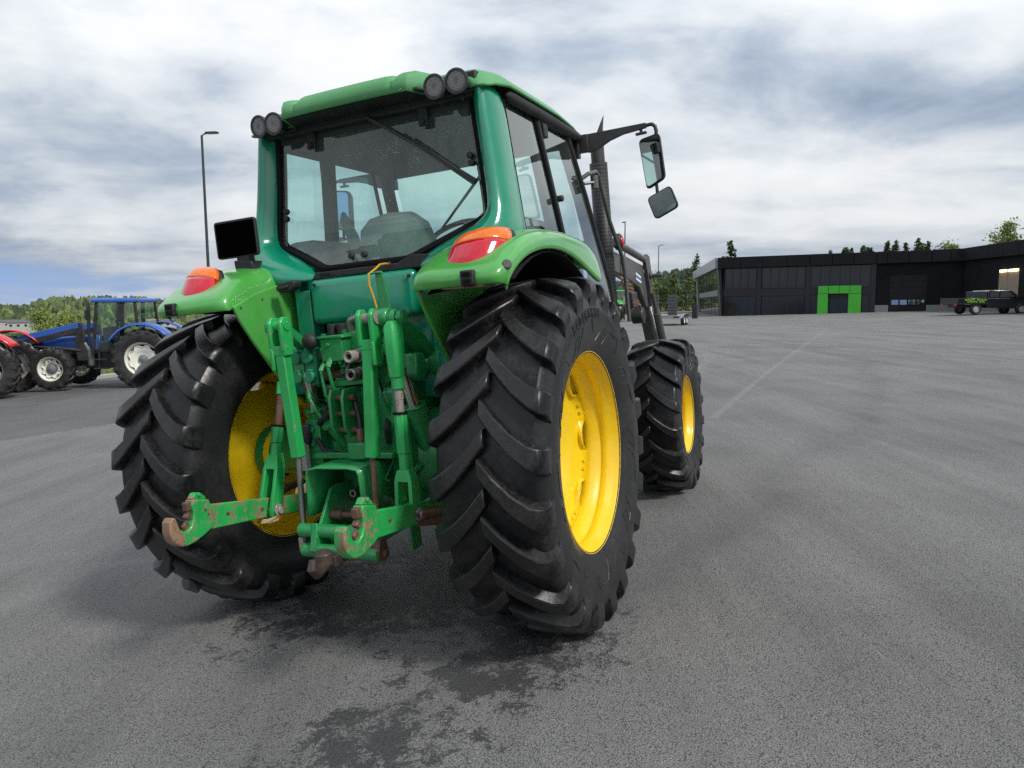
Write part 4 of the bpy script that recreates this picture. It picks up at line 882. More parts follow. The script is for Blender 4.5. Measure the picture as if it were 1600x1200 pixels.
m = MB(); m.box((-.262, -.27, 1.325), (.075, .05, .19)); m.build('coupler_block', paint('coupler_green_plastic', (.015, .25, .115), .5, 0, .3, (.03, .05, .03), .2, 8), vb, bevel=.008)
for x, z in ((-.335, 1.375), (-.262, 1.375), (-.335, 1.275), (-.262, 1.275)):
    m = MB(); m.cyl((x, -.24, z), (x, -.325, z), .032, n=18); m.box((x+.005, -.30, z+.032), (.03, .05, .016)); m.build('coupler_cap', MATS['coupler_green_plastic'], vb, bevel=.005)
m = MB()
for z in (1.375, 1.275): m.tube([(-.23, -.25, z), (-.17, -.22, z-.004), (-.12, -.18, z-.004)], [.028, .031, .03], 14)
m.each('coupler_sleeve', RUST, vb)
m = MB(); m.sphere((-.222, -.325, 1.455), .044, 14, 8, (1, .8, .95)); m.build('dust_cap', BLACKP, vb)
for z in (1.366, 1.276):
    m = MB(); m.lathe([(-.33, .014), (-.345, .015), (-.35, .026), (-.345, .031), (-.30, .031), (-.298, .024), (-.27, .024), (-.268, .034), (-.18, .034)], 18, (.015, 0, z), 'y'); m.build('hose_coupler', BARE if z > 1.3 else STEEL, vb)
m = MB(); m.tube([(-.03, -.22, 1.44), (-.03, -.24, 1.53), (-.02, -.245, 1.545), (.0, -.24, 1.552), (.04, -.20, 1.553)], [.020, .019, .017, .017, .019], 10); m.tube([(-.05, -.25, 1.33), (-.05, -.28, 1.30), (-.05, -.28, 1.25)], .012, 8); m.tube([(-.22, -.25, 1.21), (-.15, -.29, 1.21), (-.12, -.29, 1.205)], [.018, .019, .013], 10); m.each('pipe_elbow', STEEL, vb)
m = MB(); m.cyl((-.18, -.19, 1.47), (-.18, -.19, 1.53), .024, n=14); m.cyl((-.12, -.19, 1.47), (-.12, -.19, 1.53), .026, n=14); m.each('plug', BLACKP, vb, bevel=.004)
m = MB()
for pts in ([(-.02, -.30, 1.20), (.02, -.34, 1.15), (.05, -.36, 1.05), (.052, -.37, .98)], [(.06, -.28, 1.22), (.085, -.33, 1.12), (.09, -.36, 1.0), (.092, -.37, .93)], [(-.30, -.24, 1.0), (-.24, -.30, 1.04), (-.15, -.31, 1.10), (-.05, -.28, 1.16), (.05, -.22, 1.2)], [(-.20, -.28, 1.19), (-.10, -.24, 1.17), (.05, -.24, 1.20), (.18, -.20, 1.17)], [(.16, -.24, 1.18), (.24, -.25, 1.12), (.27, -.18, 1.0)], [(.06, -.22, 1.46), (.10, -.30, 1.42), (.12, -.31, 1.3), (.13, -.25, 1.15)], [(-.16, -.2, 1.18), (-.2, -.3, 1.1), (-.18, -.28, .95), (-.1, -.2, .9)], [(.13, -.2, 1.1), (.16, -.3, 1.0), (.15, -.28, .92)], [(-.27, -.30, .95), (-.20, -.34, .90), (-.08, -.36, .885), (.02, -.3, .89)]):
    sm = []
    for i in range(len(pts)-1):
        for k in range(5): sm.append(tuple(V(pts[i]).lerp(V(pts[i+1]), k/5)))
    sm.append(pts[-1]); m.tube(sm, .0135, 8)
m.each('hydraulic_hose', HOSE, T0)
m = MB()
for x, z in ((.052, .975), (.092, .925)): m.cyl((x, -.37, z+.04), (x, -.37, z-.02), .017, n=10); m.tube([(x, -.37, z-.02), (x+.008, -.375, z-.06), (x+.03, -.38, z-.085)], .010, 8)
m.build('hose_fitting', COPPER, T0, bevel=.002)
# top link bracket, filler neck, small boxes
m = MB()
for x in (-.075, .0): m.prism([(-.40, 1.0), (-.42, 1.03), (-.42, 1.17), (-.40, 1.215), (-.25, 1.215), (-.2, .98), (-.38, .975)], 'x', x-.009, x+.009)
m.box((-.04, -.22, 1.09), (.11, .08, .24)); tb = m.build('top_link_bracket', G_DARK, T0, bevel=.005)
m = MB()
for z in (1.17, 1.09, 1.01): m.cyl((-.07, -.37, z), (.04, -.37, z), .014, n=10)
m.each('bracket_pin', RUST, tb)
m = MB(); m.cyl((-.17, -.31, 1.02), (-.12, -.24, .88), .026, n=14); m.cyl((-.178, -.322, 1.035), (-.172, -.312, 1.018), .036, n=18); m.build('oil_filler', G_DARK, T0, bevel=.004)
m = MB(); m.box((-.335, -.33, .865), (.035, .04, .145)); m.build('relay_box', WHITEP, T0, bevel=.004)
m = MB(); m.cyl((-.33, -.31, .93), (-.33, -.31, 1.03), .03, n=14); m.build('sensor', BLACKP, T0, bevel=.006)
m = MB(); m.prism([(.02, .955), (.115, .955), (.125, .895), (.11, .875), (.015, .875)], 'y', -.44, -.40); m.box((.0, -.33, .88), (.46, .10, .03)); m.box((-.30, -.26, .90), (.09, .06, .30)); m.box((.245, -.26, .90), (.07, .06, .30)); cb_ = m.build('hitch_crossmember', G_DARK, T0, bevel=.006)
m = MB()
for x in (-.30, .245):
    for z in (.80, .86, .93, 1.0): m.cyl((x, -.288, z), (x, -.302, z), .016, n=6)
m.each('frame_bolt', G_DARK, cb_, smooth=0)
# PTO guard, shaft, pick-up hitch
m = MB(); y0, y1 = -.56, -.24
rows = [[(x, y, z) for x, z in ((-.168, .615), (-.155, .72), (-.150, .83), (-.140, .852), (-.09, .860), (.09, .860), (.140, .852), (.150, .83), (.155, .72), (.168, .615))] for y in (y0, -.4, y1)]
m.grid(rows); m.build('pto_guard', G_DARK, T0, solid=.008, bevel=.0, smooth=40)
m = MB(); m.cyl((0, -.20, .70), (0, -.30, .70), .055, n=18); m.cyl((0, -.24, .70), (0, -.26, .70), .085, n=22); m.build('pto_housing', G_DARK, T0, bevel=.004)
m = MB(); m.lathe([(-.24, .022), (-.41, .0225), (-.415, .019), (-.415, .011), (-.39, .010)], 20, (0, 0, .70), 'y', rfun=lambda t, a, r: r*(1+.07*(1 if math.sin(6*t) > 0 else -1)) if .02 < r < .023 else r); m.build('pto_shaft', STEEL, T0)
m = MB(); m.cyl((-.225, -.555, .553), (.235, -.555, .553), .034, n=18); m.cyl((-.200, -.575, .462), (.235, -.575, .462), .034, n=18)
for x in (-.105, .11): m.prism([(-.60, .53), (-.53, .44), (-.20, .47), (-.18, .72), (-.40, .745), (-.45, .735)], 'x', x-.009, x+.009)
m.prism([(-.62, .47), (-.55, .43), (-.52, .56), (-.58, .60)], 'x', -.135, -.10); m.prism([(-.62, .47), (-.55, .43), (-.52, .56), (-.58, .60)], 'x', .08, .115); m.box((.0, -.3, .46), (.20, .50, .05)); m.box((.30, -.36, .54), (.012, .09, .24)); ph = m.build('pickup_hitch', G_DARK, T0, bevel=.005)
m = MB(); m.loft([[(x*w_, y, z) for x, z in ((-.05, .42), (.05, .42), (.05, .47), (-.05, .47))] for y, w_, z in ((-.35, 1, 0), (-.66, .9, 0))]); m.lathe([(-.05, .0), (-.05, .03), (-.02, .05), (.03, .045), (.045, .02), (.05, 0)], 16, (-.02, -.66, .455), 'z'); m.tube([(-.01, -.68, .43), (-.0, -.74, .42), (.0, -.77, .45), (0, -.76, .49)], [.03, .03, .026, .016], 10); m.build('hook', DRUST, ph, bevel=.004)
m = MB(); m.cyl((-.10, -.47, .61), (.12, -.47, .61), .016, n=12); m.cyl((-.09, -.47, .61), (-.03, -.47, .61), .024, n=12); m.build('hitch_pin', RUST, ph)
m = MB(); m.tube([(.18, -.30, .84), (.17, -.33, .80), (.16, -.36, .76), (.19, -.37, .755)], .006, 6); m.build('spring_clip', G_DARK, T0)
# top-link holder plate and its yellow cord
m = MB(); m.loft([[(x, y, z) for x, y in ((xa, -.315), (xb, -.315), (xb, -.305), (xa, -.305))] for z, xa, xb in ((1.44, .215, .285), (1.60, .205, .262), (1.72, .198, .245), (1.757, .198, .238), (1.763, .20, .23))]); m.prism([(.165, 1.757), (.232, 1.760), (.236, 1.753), (.165, 1.750)], 'y', -.335, -.305); m.build('top_link_holder', G_DARK, T0, bevel=.002)
pts = [(.150, -.112, 1.805), (.152, -.14, 1.808), (.170, -.22, 1.80), (.19, -.29, 1.778), (.178, -.34, 1.75), (.178, -.342, 1.70), (.188, -.335, 1.65), (.198, -.33, 1.59)]
m = MB(); m.tube(pts, .0052, 7); m.build('release_cord', plain('yellow_cord', (.62, .34, .01), .5), T0)
m = MB(); m.sphere((.150, -.105, 1.806), .014, 10, 6); m.build('cord_grommet', BLACKP, T0)

# --- loader frame at the front of the green tractor
def loader_tower():
    m = MB(); m.prism([(1.62, 1.0), (1.95, 1.0), (1.92, 1.55), (1.86, 1.92), (1.80, 1.97), (1.74, 1.95), (1.68, 1.5)], 'x', .50, .54); m.prism([(1.62, 1.0), (1.95, 1.0), (1.92, 1.55), (1.86, 1.92), (1.80, 1.97), (1.74, 1.95), (1.68, 1.5)], 'x', .62, .65); m.cyl((.48, 1.80, 1.88), (.67, 1.80, 1.88), .04, n=16); m.box((.58, 1.78, 1.2), (.10, .2, .5)); return m
pair(loader_tower, 'loader_tower', CHAR, bevel=.006)
def boom():
    m = MB(); m.bar((.585, 1.80, 1.88), (.60, 3.36, 1.72), .10, .16); m.loft([[(x, y, z) for x in (.635,) for y, z in ()] for _ in ()]) if False else None
    m.prism([(2.55, 1.72), (2.60, 1.88), (3.30, 1.80), (3.45, 1.62), (3.49, 1.42), (3.36, 1.42), (3.15, 1.60)], 'x', .635, .655)
    m.bar((.60, 3.38, 1.70), (.60, 3.80, 1.00), .10, .15, up=(0, 1, 0)); return m
ba, bb = pair(boom, 'loader_boom', CHAR, bevel=.006)
def boom_parts():
    m = MB(); m.tube([(.64, 2.35, 1.965), (.66, 2.7, 1.93), (.665, 3.30, 1.855)], .030, 12); return m
r1, _x = boom_parts().build('tilt_rod', GUN, ba), boom_parts().mirror().build('tilt_rod', GUN, bb)
m = MB(); m.prism([(3.30, 1.83), (3.38, 1.90), (3.46, 1.88), (3.52, 1.70), (3.50, 1.45), (3.44, 1.42), (3.40, 1.62)], 'x', .655, .69); m.cyl((.69, 3.42, 1.70), (.80, 3.42, 1.70), .018, n=10); m.cyl((.69, 3.42, 1.70), (.71, 3.42, 1.70), .030, n=10); kn = m.build('knee_plate', CHAR, ba, bevel=.006); m.mirror().build('knee_plate', CHAR, bb, bevel=.006)
m = MB(); m.cyl((.70, 3.55, 1.36), (.70, 3.80, 1.02), .036, n=14); m.cyl((.70, 3.42, 1.55), (.70, 3.55, 1.36), .02, n=12); m.build('boom_cylinder', GUN, ba); m.mirror().build('boom_cylinder', GUN, bb)
m = MB(); rnd = random.Random(8)
for k in range(7):
    z = 1.66-.035*k; y = 2.62+.06*k; m.tube([(.66, y-.18, z+.03), (.68, y, z), (.67, y+.12, z-.06), (.66, y+.2, z-.16)], .013, 7)
m.each('loader_hose', COPPER, ba)
m = MB(); m.cyl((.62, 2.95, 1.36), (.72, 2.95, 1.36), .07, n=14); m.box((.68, 2.7, 1.50), (.07, .16, .13)); m.build('loader_valve', BLACKM, ba, bevel=.01)
for k, mt in enumerate((plain('sticker_white', (.8, .8, .8), .4), plain('sticker_blue', (.03, .20, .50), .4), MATS['sticker_white'])):
    m = MB(); m.prism([(3.02, 1.735-.022*k), (3.20, 1.700-.022*k), (3.20, 1.681-.022*k), (3.02, 1.716-.022*k)], 'x', .6555, .6575); m.build('sticker_stripe', mt, ba)
vs2, fs2 = text_mesh('Quicke', .115, .001, .004); dv = (V((.0, 3.98, .70))-V((.0, 3.38, 1.70))).normalized(); pv_ = V((0, dv.z, -dv.y)); pv_ = -pv_ if pv_.z < 0 else pv_
m = MB(); m.add([tuple(V((.6515, 3.60, 1.33))+dv*a+pv_*b+V((c, 0, 0))) for a, b, c in vs2], fs2); m.build('boom_lettering', MATS['sticker_white'], ba, smooth=0)
m = MB(); m.sphere((.67, 2.45, 1.97), .055, 14, 8, (.8, 1, 1.25)); bl_ = m.build('loader_lamp', BLACKP, ba); m = MB(); m.sphere((.705, 2.44, 1.97), .030, 12, 8, (.5, 1, 1.3)); m.build('lamp_reflector', LENS_R, bl_)

EG['kind'] = 'stuff'

# ------------------------------------------------------------------ other farm tractors
def prot(parent): return parent
def farm_tractor(label, loc, rz_, body, rimc, hubc, wb=2.5, R=.79, r=.58, rim=.43, frim=.32, hw=.21, fhw=.17, track=.75, zr=2.36, loader=None, decal=None, full=True, cabdy=0.0, linkdy=0.0, glassm=None, roofc=None):
    t = thing('tractor', label, 'tractor', loc, rz_, 'tractors parked around the yard')
    for sd in (1, -1):
        wheel('rear_wheel', t, (sd*track, 0, R-.012), sd, R, rim, hw, 20, .038, [TYRE_OLD, rimc, rimc], 8, detail=False, discx=.08, hub=hubc)
        wheel('front_wheel', t, (sd*track, wb, r-.01), sd, r, frim, fhw, 16, .032, [TYRE_OLD, rimc, rimc], 8, detail=False, discx=.05, hub=hubc)
    m = MB(); m.box((0, .75, .80), (.46, 2.0, .55)); m.box((0, wb-.3, .80), (.34, 1.3, .42)); m.cyl((-track+.1, 0, R-.01), (track-.1, 0, R-.01), .11, n=14); m.cyl((-track+.1, wb, r), (track-.1, wb, r), .07, n=12); m.build('chassis', BLACKM, t, bevel=.02)
    m = MB(); m.loft([[(x*s_, y, z+dz) for x, z in ((-.30, 1.02), (-.31, 1.28), (-.25, 1.43), (.25, 1.43), (.31, 1.28), (.30, 1.02))] for y, s_, dz in ((1.32, 1, 0), (wb, 1, -.05), (wb+.75, .9, -.14), (wb+.85, .8, -.2))]); hd = m.build('hood', body, t, bevel=.03)
    m = MB(); m.box((0, 1.9, .98), (.64, 1.1, .16)); m.build('hood_side_panel', BLACKM, hd, bevel=.02)
    # cab
    P = {'r': (.20, zr-.09, .15, 1.66), 'b': (.52, zr-.09, .58, 1.0), 'f': (1.18, zr-.09, 1.32, 1.0)}
    for k, (yt, zt, yb, zb) in P.items():
        for sd in (1, -1):
            m = MB(); m.bar((sd*.66, yt, zt), (sd*.70, yb, zb), .06, .07 if k != 'b' else .10, up=(0, 1, 0)); m.build('cab_post', BLACKP, t, bevel=.008)
    m = MB(); m.loft([[(x, y*1.0, z) for x, y in ((-.72, .13), (.72, .13), (.74, .5), (.72, 1.32), (-.72, 1.32), (-.74, .5))] for z in (zr-.09, zr-.02)]+[[(x*.9, (y-.5)*.9+.5, zr+.03) for x, y in ((-.72, .13), (.72, .13), (.74, .5), (.72, 1.32), (-.72, 1.32), (-.74, .5))]]); m.build('roof', roofc or body, t, bevel=.02)
    m = MB(); m.box((0, .62, 1.12), (1.30, 1.2, .30)); m.build('cab_base', BLACKM, t, bevel=.03)
    for nm, q in (('rear_window', [(-.62, .19, zr-.1), (.62, .19, zr-.1), (.66, .14, 1.62), (-.66, .14, 1.62)]), ('windscreen', [(-.62, 1.20, zr-.1), (.62, 1.20, zr-.1), (.66, 1.33, 1.2), (-.66, 1.33, 1.2)])):
        m = MB(); m.add(q, [(0, 1, 2, 3)]); m.build(nm, glassm or GLASS_F, t, smooth=0)
    for sd in (1, -1):
        m = MB(); m.add([(sd*.675, .22, zr-.12), (sd*.675, .48, zr-.12), (sd*.70, .52, 1.70), (sd*.70, .18, 1.70)], [(0, 1, 2, 3)]); m.build('quarter_window', glassm or GLASS_F, t, smooth=0)
        m = MB(); m.add([(sd*.675, .58, zr-.12), (sd*.675, 1.15, zr-.12), (sd*.705, 1.28, 1.05), (sd*.705, .95, 1.05), (sd*.70, .62, 1.6)], [(0, 1, 2, 3, 4)]); m.build('door', glassm or GLASS_F, t, smooth=0)
        # fender: curved strip over the rear wheel
        m = MB(); rows = []
        for i in range(15):
            a = rad(-52+i*8.2); ro = R+.10; rows.append([(sd*x, ro*math.sin(a)*k_+.02, R+ro*math.cos(a)*k_) for x, k_ in ((track-.24, 1.04), (track-.05, 1.045), (track+.16, 1.03), (track+.21, .985))])
        m.grid(rows); m.build('fender', body, t, solid=.03, bevel=.0, smooth=60)
        m = MB(); m.bar((sd*.72, 1.16, 1.0), (sd*.76, 1.16, .54), .03, .03); m.box((sd*.78, 1.08, .56), (.20, .34, .03)); m.box((sd*.78, 1.08, .80), (.20, .34, .03)); m.build('step', BLACKM, t)
    m = MB(); m.prism(rrect(.5, .14, .05), 'z', 1.28, 1.85); m.v = [(x, y*1+.12-.1*(z-1.3), z) for x, y, z in m.v]; m.box((0, .35, 1.33), (.5, .5, .14)); m.build('seat', SEAT, t, bevel=.04)
    m = MB(); c_ = V((0, .82, 1.72)); ax_ = V((0, -.5, .86)); by = V((0, .86, .5)); m.tube([c_+(V((1, 0, 0))*math.cos(a)+by*math.sin(a))*.20 for a in [2*math.pi*k/20 for k in range(21)]], .015, 6, False); m.tube([c_, c_-ax_*.5], .025, 8); m.bar(c_-V((.19, 0, 0)), c_+V((.19, 0, 0)), .03, .015); m.build('steering_wheel', BLACKP, t)
    m = MB(); m.prism([(.95, 1.05), (1.25, 1.05), (1.25, 1.62), (1.05, 1.66)], 'x', -.25, .25); m.build('dashboard', INNER, t, bevel=.02)
    if full:
        m = MB(); m.tube([(-.50, 1.48, .62), (-.50, 1.50, 1.02), (-.50, 1.62, 1.22)], [.085, .085, .06], 14); m.build('side_tank', GUN, t)
        m = MB(); m.tube([(-.56, 1.48, 1.2), (-.58, 1.44, 1.9), (-.58, 1.44, zr-.25)], [.03, .05, .05], 10); m.tube([(-.58, 1.44, zr-.25), (-.58, 1.44, zr-.05), (-.58, 1.50, zr+.03)], [.05, .035, .03], 10); m.build('exhaust_pipe', BLACKM, t)
        m = MB(); m.tube([(-.72, 1.20, zr-.15), (-.86, 1.3, zr-.12), (-.90, 1.32, zr-.3)], .012, 6); m.box((-.92, 1.32, zr-.42), (.16, .04, .26)); m.build('mirror', BLACKP, t, bevel=.01)
        m = MB(); m.cyl((-.68, .14, zr-.02), (-.68, .10, zr-.02), .05, n=12); m.cyl((.68, .14, zr-.02), (.68, .10, zr-.02), .05, n=12); m.each('work_light', LENS_C, t)
    if cabdy:
        for o_ in t.children:
            if o_.name.split('.')[0] in ('cab_post', 'roof', 'rear_window', 'windscreen', 'quarter_window', 'door', 'seat', 'steering_wheel', 'dashboard', 'work_light', 'mirror', 'cab_base'): o_.location.y += cabdy
    # rear lower links
    for sd in (1, -1):
        m = MB(); m.bar((sd*.32, -.1, .55), (sd*.38, -.95, .62), .035, .08) if not linkdy else None; m.prism([(-.93, .58), (-.93, .70), (-1.0, .69), (-1.0, .64), (-1.06, .63), (-1.08, .70), (-1.12, .68), (-1.10, .58), (-1.02, .55)], 'x', sd*.38-.025, sd*.38+.025); lk = m.build('lower_link', RUST, t, bevel=.006); lk.location.y = linkdy
    if loader:
        for sd in (1, -1):
            m = MB(); m.prism([(1.52, .75), (1.82, .75), (1.85, 1.2), (1.80, 1.75), (1.66, 1.78), (1.60, 1.25)], 'x', sd*.50-.05, sd*.50+.05); m.build('loader_tower', loader[1], t, bevel=.012)
            m = MB(); m.bar((sd*.52, 1.74, 1.70), (sd*.55, wb+.85, 1.36), .10, .15); m.bar((sd*.55, wb+.85, 1.38), (sd*.55, wb+1.35, .45), .10, .14, up=(0, 1, 0)); b_ = m.build('loader_boom', loader[0], t, bevel=.01)
            m = MB(); m.bar((sd*.53, 1.80, 1.57), (sd*.555, wb+.75, 1.22), .11, .14); m.build('boom_underside', loader[1], b_, bevel=.01)
            m = MB(); m.cyl((sd*.52, 1.7, 1.02), (sd*.55, 2.35, 1.10), .045, n=12); m.cyl((sd*.55, 2.35, 1.10), (sd*.55, wb+.62, 1.16), .028, n=10); m.build('boom_cylinder', BLACKM, b_)
        m = MB(); m.cyl((-.55, wb+1.30, .52), (.55, wb+1.30, .52), .05, n=12); m.build('loader_crossbar', loader[0], t)
    if decal:
        txt, mat_, y_, z_, sz = decal; vs2, fs2 = text_mesh(txt, sz, .002, .003)
        m = MB(); m.add([(-.327-c, y_-a, z_+b) for a, b, c in vs2], fs2); m.build('hood_lettering', mat_, hd, smooth=0)
    return t
GLASS_F = glass('far_tractor_glass', (.84, .92, .88), .1)
CREAM = paint('cream_rim_paint', (.82, .81, .72), .40, .1, .15, (.4, .37, .3), .1, 5)
SILVER = paint('silver_rim_paint', (.42, .43, .44), .4, 0, .3, (.2, .18, .15), .1, 5, .3)
BLUE = paint('blue_tractor_paint', (.014, .10, .44), .3, .4, .2, (.1, .11, .13), .15, 3)
REDP = paint('red_tractor_paint', (.62, .012, .018), .3, .4, .15, (.2, .05, .04), .12, 3)
GREEN2 = paint('bright_green_paint', (.045, .36, .045), .35, .3, .2, (.08, .12, .05), .15, 3)
farm_tractor('blue tractor with front loader and cream wheels parked beside the grass verge', (-9.93, 20.25, H(-11.0, 20)), rad(95), BLUE, CREAM, plain('grey_hub', (.16, .17, .19), .5), wb=2.36, R=.81, r=.57, rim=.45, zr=2.40, loader=(BLUE, BLACKM), decal=('TL100', MATS['sticker_white'], 2.05, 1.045, .10))
farm_tractor('red tractor with silver wheels cut off by the left edge of the picture', (-13.12, 18.62, H(-13.1, 18.6)), rad(104.5), REDP, SILVER, SILVER, wb=2.6, R=.76, rim=.44, hw=.23, track=.86, zr=2.62, cabdy=.55, linkdy=.45)
g2 = farm_tractor('bright green loader tractor mostly hidden behind the large green tractor', (-7.75, 25.0, H(-9.5, 25)), rad(84), GREEN2, YELLOW, YELLOW, loader=(GREEN2, GREEN2), zr=2.34)
m = MB(); m.prism(rrect(.16, .14, .02), 'x', -.605, -.600); m.v = [(x, y+3.0, z+1.50) for x, y, z in m.v]; lg = m.build('loader_badge', plain('badge_yellow', (.80, .58, .02), .4), g2)
m = MB(); m.prism([(2.95, 1.47), (2.97, 1.46), (3.0, 1.485), (3.05, 1.48), (3.05, 1.515), (3.0, 1.53), (2.97, 1.52)], 'x', -.609, -.606); m.build('badge_mark', plain('badge_green', (.02, .12, .02), .4), lg)
farm_tractor('distant green tractor with a yellow wheel glimpsed behind the loader frame', (8.75, 56, H(9, 56)), rad(20), GREEN2, YELLOW, YELLOW, R=.75, rim=.45, full=False)

# ------------------------------------------------------------------ low-loader trailer
t = thing('trailer', 'flat tandem-axle trailer with two raised grey ramps beside the building', 'trailer', (9.05, 43.6, H(9, 44)), rad(-25))
GALV = metal('galvanised_steel', (.42, .43, .43), .45, dirt=.3); RAMP = paint('grey_ramp_mesh', (.075, .078, .085), .6, 0, .3, (.12, .11, .1), .2, 9)
m = MB(); m.box((0, 2.0, .58), (1.9, 4.2, .09)); m.box((0, 2.0, .48), (1.2, 4.2, .10)); m.bar((0, 4.0, .5), (0, 5.6, .45), .12, .12); m.build('bed', GALV, t, bevel=.01)
for sd in (1, -1):
    for y in (1.0, 1.72):
        w_ = empty('wheel', t, (sd*.98, y, .31)); m = MB(); m.lathe([(-.09, .17), (-.10, .28), (-.06, .31), (.06, .31), (.10, .28), (.09, .17)], 24); m.build('tyre', TYRE_OLD, w_); m = MB(); m.lathe([(sd*.085, .18), (sd*.05, .14), (sd*.07, .05), (sd*.07, 0)], 18); m.build('rim', CREAM, w_)
    m = MB(); m.loft([[(sd*x, y, z) for x in (.90, 1.12)]+[(sd*x, y, z-.02) for x in (1.12, .90)] for y, z in ((-.1, .45), (.55, .62), (.75, .70), (1.95, .70), (2.2, .60))]); m.build('mudguard', GALV, t)
    rp = MB(); rp.box((sd*.55, -.02, 1.22), (.56, .05, 1.22)); rb = rp.build('ramp', RAMP, t, bevel=.01)
    rp = MB()
    for k in range(6): rp.box((sd*.55, -.05, .75+k*.19), (.54, .03, .03))
    rp.build('ramp_cleat', RAMP, rb)
m = MB(); m.box((1.25, 3.2, .80), (.30, .5, .85)); m.build('tool_box', BLACKP, t, bevel=.02)

# ------------------------------------------------------------------ lamp posts
POLE = paint('dark_pole_paint', (.035, .04, .045), .4, 0, .2, (.08, .08, .08), .1, 4)
def lamp_post(x, y, h, label, ang=0.0):
    z = min(H(x, y), HG(x, y)+.05); t = thing('lamp_post', label, 'lamp post', (x, y, z), ang, 'lamp posts around the yard')
    m = MB(); m.tube([(0, 0, -.1), (0, 0, 1.2), (0, 0, 1.21), (0, 0, h)], [.085, .085, .065, .045], 12); m.build('pole', POLE, t)
    m = MB(); m.tube([(0, 0, h-.02), (.10, 0, h+.05), (.25, 0, h+.07)], .028, 8); m.loft([[(x_, y_*w_, h+.06+z_) for y_, z_ in ((-.13, 0), (.13, 0), (.11, .06), (-.11, .06))] for x_, w_ in ((.16, .5), (.25, 1), (.62, 1), (.70, .7))]); hd = m.build('lamp_head', POLE, t, bevel=.01)
    m = MB(); m.box((.44, 0, h+.055), (.34, .18, .014)); m.build('lamp_glass', LENS_C, hd)
lamp_post(-12.35, 30.0, 9.05, 'tall dark lamp post on the left behind the number plate', rad(-8))
lamp_post(18.0, 90.0, 8.3, 'far lamp post standing left of the dark building', rad(10))
lamp_post(9.55, 62.0, 8.1, 'taller of two bare lamp posts behind the mirror arm and loader boom', rad(95))
lamp_post(8.15, 61.0, 8.35, 'lamp post half hidden by the exhaust guard', rad(95))

# ------------------------------------------------------------------ dark showroom building
WALL = paint('dark_cladding', (.007, .008, .011), .75, 0, .2, (.025, .025, .03), .25, 1.2)
FASC = paint('dark_fascia_panel', (.011, .0115, .015), .62, .0, .15, (.03, .03, .035), .2, .7)
FASL = paint('light_grey_sky_sheen_panel', (.24, .25, .27), .35, .2, .15, (.2, .2, .2), .1, .7)  # side fascia's sky reflection put into the grey; also colours the end wall
GWIN = plain('dark_window_pane', (.012, .013, .016), .10); MULL = plain('black_mullion', (.006, .006, .008), .4)
PORT = paint('lime_green_portal', (.045, .40, .018), .4, .2, .05, (.1, .2, .05), .05, 1)
PLIN = paint('grey_plinth', (.20, .20, .20), .7, 0, .2, (.12, .12, .11), .1, 2)
GDOOR = paint('dark_sectional_door', (.010, .011, .014), .4, 0, .2, (.02, .02, .02), .2, 2)
for q_ in (WALL, FASC, GDOOR): q_.node_tree.nodes['Principled BSDF'].inputs['Specular IOR Level'].default_value = .18
bld = thing('building', 'long black two-storey showroom with a bright green entrance portal', 'building')
A_, B_, C_, F_ = V((19.6, 68, 0)), V((36, 58.5, 0)), V((33.7, 34, 0)), V((24.7, 97, 0))
class Fac:
    def __init__(s, a, b, flipn=1):
        s.a = a; d = b-a; s.L = d.length; s.d = d.normalized(); s.n = V((s.d.y, -s.d.x, 0))*flipn
    def p(s, t, z, d): q = s.a+s.d*t+s.n*d; return (q.x, q.y, z)
    def box(s, mb, t0, t1, z0, z1, d0, d1, lean=0.0):
        vs = [s.p(t, z, d+lean*(z-.3)) for t in (t0, t1) for d in (d0, d1) for z in (z0, z1)]
        return mb.add(vs, [(0, 1, 3, 2), (4, 6, 7, 5), (0, 4, 5, 1), (2, 3, 7, 6), (0, 2, 6, 4), (1, 5, 7, 3)])
f1 = Fac(A_, B_); f2 = Fac(B_, C_); f3 = Fac(A_, F_, -1)
foot = [(A_.x, A_.y), (B_.x, B_.y), (C_.x, C_.y), (60, 34), (60, 95), (F_.x, F_.y)]
m = MB(); m.prism([(x+.0, y) for x, y in foot], 'z', -.6, 5.60)
cx_, cy_ = sum(p[0] for p in foot)/6, sum(p[1] for p in foot)/6
m.v = [(x+(cx_-x)*.012, y+(cy_-y)*.012, z) for x, y, z in m.v]; m.build('wall', WALL, bld)
m = MB(); m.prism([(x+(cx_-x)*.01, y+(cy_-y)*.01) for x, y in foot], 'z', 5.60, 5.78); m.build('roof', WALL, bld)
def put(fc, name, mat, *a, parent=bld, bevel=.0, lean=0.0):
    m = MB(); fc.box(m, *a, lean=lean); return m.build(name, mat, parent, bevel=bevel, smooth=0)
seams = [-.45, 1.6, 3.5, 5.6, 7.5, 9.3, 11.0, 12.7, 13.5, 15.1, 16.7, 18.0, 18.80]
for a, b in zip(seams, seams[1:]): put(f1, 'fascia_panel', FASC, a+.02, b-.02, 4.87, 5.85, -.2, .30, bevel=.02)
ws = [.15]+[.15+1.9*k for k in range(1, 13)]
for a, b in zip(ws, ws[1:]): put(f2, 'fascia_panel', FASC, a+.02, b-.02, 4.87, 5.85, -.2, .30, bevel=.02)
put(f1, 'cladding', WALL, 0, 18.9, -.3, 4.86, -.3, .0); put(f2, 'cladding', WALL, 0, 5.0, -.3, 4.86, -.3, 0); put(f2, 'cladding', WALL, 7.45, 24.5, -.3, 4.86, -.3, 0); put(f2, 'cladding', WALL, 5.0, 7.45, 3.95, 4.86, -.3, 0)
